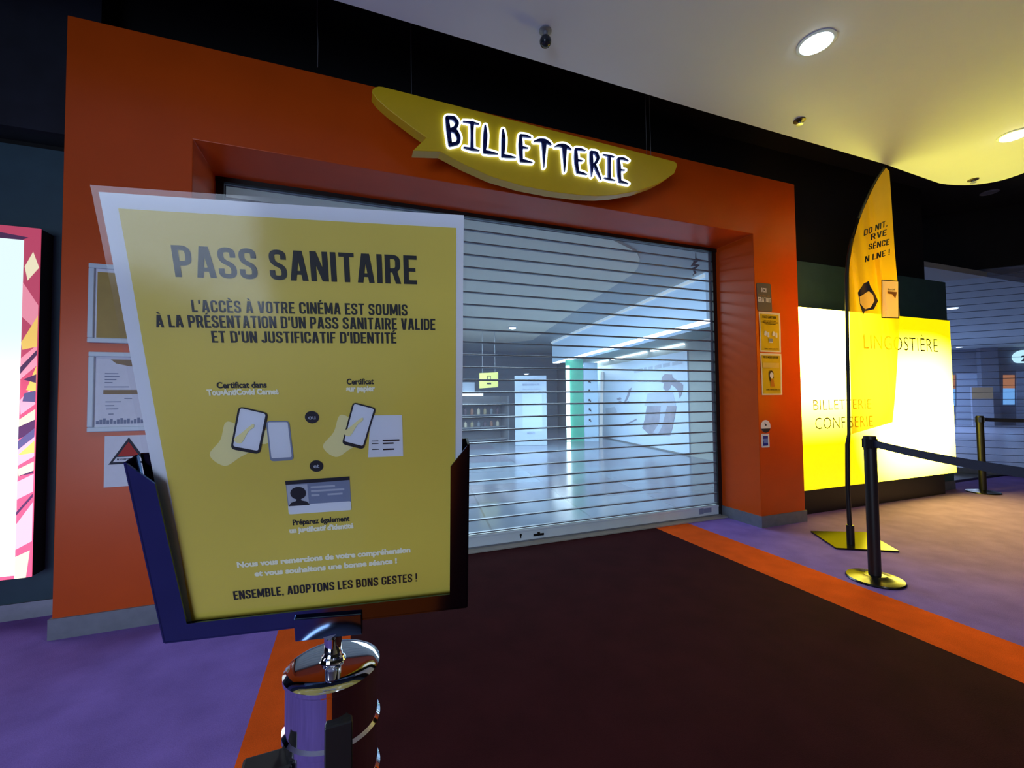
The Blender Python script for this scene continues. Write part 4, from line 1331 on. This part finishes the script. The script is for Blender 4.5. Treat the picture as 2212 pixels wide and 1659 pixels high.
mpoly(mz([(1160, 520), (1255, 525), (1258, 560), (1300, 590), (1350, 620), (1395, 660), (1390, 740), (1352, 835), (1330, 740), (1290, 690), (1245, 660), (1225, 715), (1180, 750), (1140, 700), (1150, 640), (1112, 625), (1125, 560)])).build('figure_hat_and_sack', M['mural_grey'], t)
mpoly(mz([(940, 770), (1180, 740), (1260, 740), (1290, 850), (1300, 930), (900, 930), (925, 850)]), 0.004).build('figure_shirt', M['mural_light'], t)
mpoly(mz([(930, 930), (1310, 930), (1290, 1060), (1260, 1200), (1230, 1305), (970, 1305), (870, 1210), (905, 1100)]), 0.007).build('figure_trousers', M['mural_grey'], t)
mpoly(mz([(1110, 930), (1190, 930), (1130, 1180), (1075, 1290), (1010, 1270), (1090, 1150)]), 0.009).build('figure_apron_fold', M['mural_light'], t)
for pl in ([(740, 690), (700, 720), (680, 790), (640, 880), (660, 890), (705, 800)], [(545, 840), (590, 815), (610, 840), (570, 860)], [(555, 885), (590, 860), (625, 885), (580, 905)], [(640, 890), (700, 865), (710, 880), (640, 910)]):
    mpoly(mz(pl)).build('leaf_print', M['mural_grey'], t)
mpoly(mz([(400, 960), (520, 940), (550, 1000), (530, 1040), (470, 1050), (410, 1040)])).build('cloth_print', M['mural_light'], t)
mpoly(mz([(590, 1180), (700, 1140), (800, 1090), (805, 1110), (690, 1165), (600, 1195)])).build('branch_print', M['mural_grey'], t)
c0_, c1_ = wp(1301, 803, 0.03), wp(1298, 946, 0.03)  # glowing tube added for a bright upright reflection on the mural
MB().tube([c0_, c1_], 0.055, 10).build('glow_strip', M['glow_soft'], t, smooth=True)['label'] = 'glowing upright streak imitating a reflection at the left end of the mural'
for (x0, y0, x1, y1) in ((1370, 802, 1388, 799), (1391, 798, 1397, 797), (1400, 797, 1410, 795), (1414, 794, 1428, 791), (1432, 790, 1447, 787), (1452, 786, 1474, 782)):
    mpoly([(x0, y0 - 4), (x1, y1 - 4), (x1, y1 + 4), (x0, y0 + 4)]).build('lettering_band', M['mural_light'], t)
# green column with a bright upright light
G0, G1 = at(1224, 953, z=0), at(1262, 953, z=0)
GZ = 2.40
gd = (G1 - G0).normalized()
gn = Vector((-gd.y, gd.x, 0))
t = thing('shop_column', (G0 + G1) / 2, 'green column with an upright light at its left behind the shutter', 'column')
MB().prism([G0, G1, G1 + gn * 0.5, G0 + gn * 0.5], (0, 0, GZ)).build('shaft', mat('mint_green_paint', srgb(70, 170, 140), 0.5), t)
c = G0 - gn * 0.03 + gd * 0.06 + Vector((0, 0, 1.12))
MB().obox(c, gd * 0.055, gn * 0.03, Vector((0, 0, 1.10))).build('glow_strip', M['led'], t)
t = thing('symbol_panel', G1, 'tall white panel with small black symbols right of the green column', 'panel')
S1 = G1 + gd * 0.42 + gn * 0.02
MB().prism([G1 + gd * 0.01, S1, S1 + Vector((0, 0, 2.3)), G1 + gd * 0.01 + Vector((0, 0, 2.3))], gn * 0.05).build('board', mat('panel_white', srgb(176, 204, 226), 0.4), t)
sx = G1 + gd * 0.17 - gn * 0.004
for zc in (1.75, 1.48, 1.20, 0.93, 0.62):
    b = MB()
    b.obox(sx + Vector((0, 0, zc)), gd * 0.025, gn * 0.003, Vector((0, 0, 0.03)))
    b.obox(sx + gd * 0.03 + Vector((0, 0, zc - 0.035)), gd * 0.015, gn * 0.003, Vector((0, 0, 0.02)))
    b.build('symbol', M['black_ink'], t)
# far walls and the left side of the mall
struct(MB().box(-7, 8.0, 13.0, 13.1, 0, 3.12).build('wall_mall', mat('mall_grey_wall', srgb(120, 128, 140), 0.6, var=0.05)))
struct(MB().box(-7.1, -7.0, 0.6, 16, 0, 3.12).build('wall_mall', M['mall_wall']))
# welcome totem
a, b_ = at(1113, 962, z=0), at(1182, 962, z=0)
t = thing('welcome_totem', (a + b_) / 2, 'tall pale totem headed BIENVENUE left of the green column', 'totem')
wz = at(1113, 812, y=a.y).z
d = (b_ - a).normalized()
n_ = Vector((-d.y, d.x, 0))
MB().prism([a, b_, b_ + n_ * 0.3, a + n_ * 0.3], (0, 0, wz)).build('body', mat('totem_grey', srgb(168, 184, 206), 0.5), t, bevel=0.01)
wd = (b_ - a).length
tl = lambda u, z: a + d * u - n_ * 0.004 + Vector((0, 0, z))
b = MB()
write(b, 'BIENVENUE', wd * 0.25, wd * 0.78, wz * 0.86, 0.05, tl, 0.02)
b.build('lettering', M['grey_ink'], t, fix=False)
b = MB()
write(b, 'chez vos commerçants', wd * 0.25, wd * 0.80, wz * 0.80, 0.03, tl, 0.01)
b.build('lettering', M['grey_ink'], t, fix=False)
b = MB()
write(b, 'MERCI', wd * 0.38, wd * 0.62, wz * 0.16, 0.05, tl, 0.02)
b.build('lettering', M['grey_ink'], t, fix=False)
MB().prism([tl(wd * 0.24, wz * 0.2), tl(wd * 0.86, wz * 0.2), tl(wd * 0.86, wz * 0.74), tl(wd * 0.24, wz * 0.74)], n_ * 0.002).build('info_sheet', mat('info_print', srgb(182, 200, 222), 0.5), t)
# hanging yellow sign
p = [at(x, y, y=8.0) for x, y in ((1036, 806), (1076, 804), (1076, 836), (1036, 839))]
t = thing('direction_sign', (p[0] + p[1]) / 2, 'square yellow hanging sign with black symbol deep in the mall', 'sign')
MB().prism(p, (0, 0.05, 0)).build('panel', mat('pale_yellow_sign', srgb(228, 218, 120), 0.5), t)
cx, cz = (p[0].x + p[1].x) / 2, (p[0].z + p[2].z) / 2
b = MB()
for (x0, x1, z0, z1) in ((-.05, -.035, -.02, .12), (.035, .05, -.02, .12), (-.05, .05, .105, .12), (-.05, .05, -.02, -.005), (-.06, .06, -.11, -.07)):
    b.box(cx + x0, cx + x1, 7.994, 8.0, cz + z0, cz + z1)
b.build('symbol', M['black_ink'], t)
b = MB()
for dx in (-0.18, 0.18):
    b.tube([(cx + dx, 8.02, p[0].z), (cx + dx, 8.02, 3.09)], 0.004, 6)
b.build('hanger', M['alu'], t)
# lights on the mall ceiling
for (px, py, z, r, lab) in ((1107, 706, 3.09, 0.10, 'bright round ceiling light on the cream mall ceiling'), (1085, 764, 3.10, 0.13, 'warm tilted ceiling light beyond the cream mall ceiling'),
                            (1137, 806, 3.12, 0.10, 'tiny square ceiling light far above the welcome totem')):
    p = at(px, py, z=z) if py < 800 else at(px, py, y=12.0)
    t = thing('mall_light', p, lab, 'ceiling light', 'mall ceiling lights')
    MB().lathe([(r * 1.15, 0.0), (r * 1.15, -0.02), (r, -0.03)], p, 28).build('trim_ring', M['white_plastic'], t, smooth=True)
    MB().lathe([(r, -0.012), (r * 0.8, -0.045), (0.001, -0.06)], p, 28).build('diffuser', M['lamp_cool'] if r == 0.10 and z < 3.1 else M['lamp_warm'], t, smooth=True)
# lit display counter at the left of the shutter view
a, b_ = at(985, 960, z=0), at(1100, 952, z=0)
t = thing('display_shelf', (a + b_) / 2, 'dim display shelving with a bright top light beside the large notice', 'shelf')
d = (b_ - a).normalized()
n_ = Vector((-d.y, d.x, 0))
W_ = (b_ - a).length
def dbox(u0, u1, v0, v1, z0, z1):
    return MB().prism([a + d * u0 + n_ * v0 + Vector((0, 0, z0)), a + d * u1 + n_ * v0 + Vector((0, 0, z0)), a + d * u1 + n_ * v1 + Vector((0, 0, z0)), a + d * u0 + n_ * v1 + Vector((0, 0, z0))], (0, 0, z1 - z0))
wood = mat('shelf_grey', srgb(120, 124, 130), 0.5)
dbox(0, W_, 0.45, 0.5, 0, 1.35).build('back_panel', wood, t)
for z in (0.05, 0.42, 0.78, 1.12):
    dbox(0, W_, 0.05, 0.45, z, z + 0.03).build('shelf', wood, t)
for u in (0, W_ - 0.04):
    dbox(u, u + 0.04, 0.0, 0.5, 0, 1.35).build('side_panel', wood, t)
dbox(0, W_ * 0.5, 0.0, 0.12, 1.36, 1.44).build('top_light', M['led'], t)
dbox(0, W_ * 0.36, 0.06, 0.5, 1.44, 1.75).build('header_sign', mat('shelf_header', srgb(160, 172, 190), 0.5), t)
pal = [srgb(150, 110, 90), srgb(120, 130, 140), srgb(190, 180, 160), srgb(90, 80, 90), srgb(160, 150, 120)]
gm = [mat('packaging_%s' % 'abcde'[i], c, 0.4) for i, c in enumerate(pal)]
gd2 = {}
ORD = ['first', 'second', 'third', 'fourth', 'fifth', 'sixth', 'last']
col_n = ['brown', 'grey', 'beige', 'dark', 'sand']
for r_, z in enumerate((0.45, 0.81)):
    for i in range(7):
        u = 0.12 + i * (W_ - 0.24) / 7
        h = 0.16 + 0.08 * ((i * 3 + r_) % 3) / 2
        c = (i * 2 + r_) % 5
        mb = MB()
        p = a + d * (u + 0.06) + n_ * 0.22 + Vector((0, 0, z))
        mb.lathe([(0.045, 0), (0.05, 0.01), (0.05, h * 0.7), (0.022, h * 0.82), (0.022, h)], p, 14)
        o = mb.build('jar', gm[c], None, smooth=True)
        tag(o, '%s jar, %s from the left on the %s shelf of the dim display shelving' % (col_n[c], ORD[i], 'lower' if r_ == 0 else 'upper'), 'jar', 'jars on the dim display shelving')
        gd2[(r_, i)] = o

# ------------------------------------------------------------------ the other mall entrance at the right edge
D0 = Vector((9.111, 0.954, 0))
DD = Vector((0.672, -0.741, 0)).normalized()
DN = Vector((DD.y * -1, DD.x, 0)) * 1.0
DN = Vector((0.741, 0.672, 0))
EA, EB = D0 - DD * 2.4, D0 + DD * 6.0
struct(MB().prism([EA + Vector((0, 0, 3.25)), EB + Vector((0, 0, 3.25)), EB + Vector((0, 0, 4.2)), EA + Vector((0, 0, 4.2))], DN * 0.2).build('wall_header', M['black_paint']))
t = thing('roller_shutter', D0, 'see-through shutter at the right edge before the dim mall hall', 'shutter')
MB().prism([EA + Vector((0, 0, 0.09)), EB + Vector((0, 0, 0.09)), EB + Vector((0, 0, 3.25)), EA + Vector((0, 0, 3.25))], DN * 0.004).build('curtain', clear('grey_polycarbonate', (0.85, 0.88, 0.95, 1), 0.20, (0.50, 0.55, 0.72, 1), 0.2), t)
MB().prism([EA, EB, EB + Vector((0, 0, 0.09)), EA + Vector((0, 0, 0.09))], DN * 0.04).build('bottom_bar', M['alu'], t)
b = MB()
for i in range(1, 30):
    z = 0.09 + i * 0.1085
    b.prism([EA + Vector((0, 0, z)) - DN * 0.004, EB + Vector((0, 0, z)) - DN * 0.004, EB + Vector((0, 0, z + 0.008)) - DN * 0.004, EA + Vector((0, 0, z + 0.008)) - DN * 0.004], DN * 0.012)
b.build('hinge_rails', clear('smoky_hinge', (0.4, 0.44, 0.52, 1), 0.35, (0.3, 0.33, 0.42, 1), 0.4), t)
struct(MB().prism([D0 - DD * 2.4, EB, EB + DD * 9 + DN * 15.5, D0 - DD * 6 + DN * 15.5], (0, 0, 0.0005)).build('floor', mat('grey_mall_floor', srgb(120, 130, 155), 0.25)))
# storefront across that hall
SP = D0 + DN * 15
def sp(px, py, off=0.0):
    return hit(px, py, SP - DN * off, DN)
struct(MB().prism([SP - DD * 9, SP + DD * 16, SP + DD * 16 + Vector((0, 0, 3.12)), SP - DD * 9 + Vector((0, 0, 3.12))], DN * 0.1).build('wall_storefront', mat('storefront_grey', srgb(104, 116, 138), 0.6, var=0.1, scale=1)))
def spanel(name, x0, x1, y0, y1, mt_, parent, off=0.05, th=0.04):
    return MB().prism([sp(x0, y0, off), sp(x1, y0, off), sp(x1, y1, off), sp(x0, y1, off)], DN * th).build(name, mt_, parent)
lines = mat('white_shop_shutter', srgb(150, 168, 196), 0.5)
def shop_shutter(x0, x1, y0, y1, label):
    t = thing('shop_shutter', sp((x0 + x1) / 2, y1), label, 'shutter', 'white shop shutters across the dim hall')
    spanel('curtain', x0, x1, y0, y1, lines, t)
    b = MB()
    n = 14
    for i in range(n):
        y = y0 + (y1 - y0) * i / n
        b.prism([sp(x0, y, 0.056), sp(x1, y, 0.056), sp(x1, y + 1.4, 0.056), sp(x0, y + 1.4, 0.056)], DN * 0.004)
    b.build('slat_joints', M['grey_ink'], t)
shop_shutter(2067, 2124, 806, 1000, 'white shop shutter just right of the yellow light box')
shop_shutter(2196, 2300, 800, 1000, 'white shop shutter at the right edge below the lit sign')
t = thing('hall_column', sp(2145, 940), 'grey square column across the dim hall at right', 'column')
a, b_ = sp(2126, 935, 0.4), sp(2164, 935, 0.4)
MB().prism([Vector((a.x, a.y, 0)), Vector((b_.x, b_.y, 0)), Vector((b_.x, b_.y, 0)) + DN * 0.35, Vector((a.x, a.y, 0)) + DN * 0.35], (0, 0, 3.12)).build('shaft', mat('column_grey', srgb(92, 104, 126), 0.6), t)
def screen(x0, x1, y0, y1, label):
    t = thing('display_screen', sp((x0 + x1) / 2, y1), label, 'screen', 'lit screens across the dim hall')
    ym = y0 + (y1 - y0) * 0.45
    spanel('orange_half', x0, x1, y0, ym, emit('orange_screen', (0.75, 0.28, 0.10, 1), 0.9), t)
    spanel('blue_half', x0, x1, ym, y1, emit('blue_screen', (0.22, 0.55, 1.0, 1), 1.3), t)
screen(2168, 2192, 810, 874, 'orange and blue lit screen right of the grey column')
screen(2056, 2064, 810, 876, 'orange and blue lit screen sliver beside the light box edge')
t = thing('info_totem', sp(2125, 935), 'pale information board standing before the grey column', 'totem')
a, b_ = sp(2104, 950, 0.9), sp(2150, 950, 0.9)
za = sp(2104, 836, 0.9).z
MB().prism([Vector((a.x, a.y, 0)), Vector((b_.x, b_.y, 0)), Vector((b_.x, b_.y, 0)) + DN * 0.12, Vector((a.x, a.y, 0)) + DN * 0.12], (0, 0, za)).build('board', mat('totem_pale', srgb(128, 140, 165), 0.5), t)
z1 = za - 0.02
MB().prism([Vector((a.x, a.y, z1)) - DN * 0.004, Vector((b_.x, b_.y, z1)) - DN * 0.004, Vector((b_.x, b_.y, z1 - 0.45)) - DN * 0.004, Vector((a.x, a.y, z1 - 0.45)) - DN * 0.004], DN * 0.003).build('header_print', M['tan_ink'], t)
t = thing('shop_sign', sp(2212, 775), 'oval lit white shop sign cut by the right edge', 'sign')
sgn = []
for i in range(28):
    an = 2 * math.pi * i / 28
    x, y = 2224 + 36 * math.cos(an), 772 + 18 * math.sin(an)
    sgn.append((x, min(y, 784)))
MB().prism([sp(x, y, 0.10) for x, y in sgn], DN * 0.09).build('lit_face', emit('lit_sign_face', (0.6, 0.95, 1.0, 1), 1.8), t)
b = MB()
write(b, '2', 2206, 2216, 0, 12, lambda u, v: sp(u, 780 - v, 0.112), 0.04)
b.build('lettering', M['navy_ink'], t, fix=False)
for (px, py, lab) in ((2058, 664, 'nearer white downlight above the dim hall at right'), (2072, 749, 'farther white downlight above the dim hall at right')):
    p = at(px, py, z=3.12)
    t = thing('hall_light', p, lab, 'ceiling light', 'dim hall ceiling lights')
    MB().lathe([(0.13, 0.0), (0.13, -0.012), (0.10, -0.02)], p, 24).build('trim_ring', M['white_plastic'], t, smooth=True)
    MB().lathe([(0.10, -0.006), (0.08, -0.03), (0.001, -0.04)], p, 24).build('diffuser', M['lamp_cool'], t, smooth=True)

# cord caught at the top of the roller shutter
p = at(1502, 552, y=0.57)
t = thing('tangled_cord', p, 'dark tangled cord behind the top right of the big shutter', 'cord')
pts = [at(x, y, y=0.57) for x, y in ((1503, 545), (1503, 558), (1514, 562), (1500, 566), (1496, 572), (1508, 574), (1498, 580), (1502, 590), (1497, 594))]
MB().tube(pts, [0.004, 0.008, 0.012, 0.018, 0.024, 0.02, 0.018, 0.012, 0.006], 10).build('cord', M['black'], t, smooth=True)
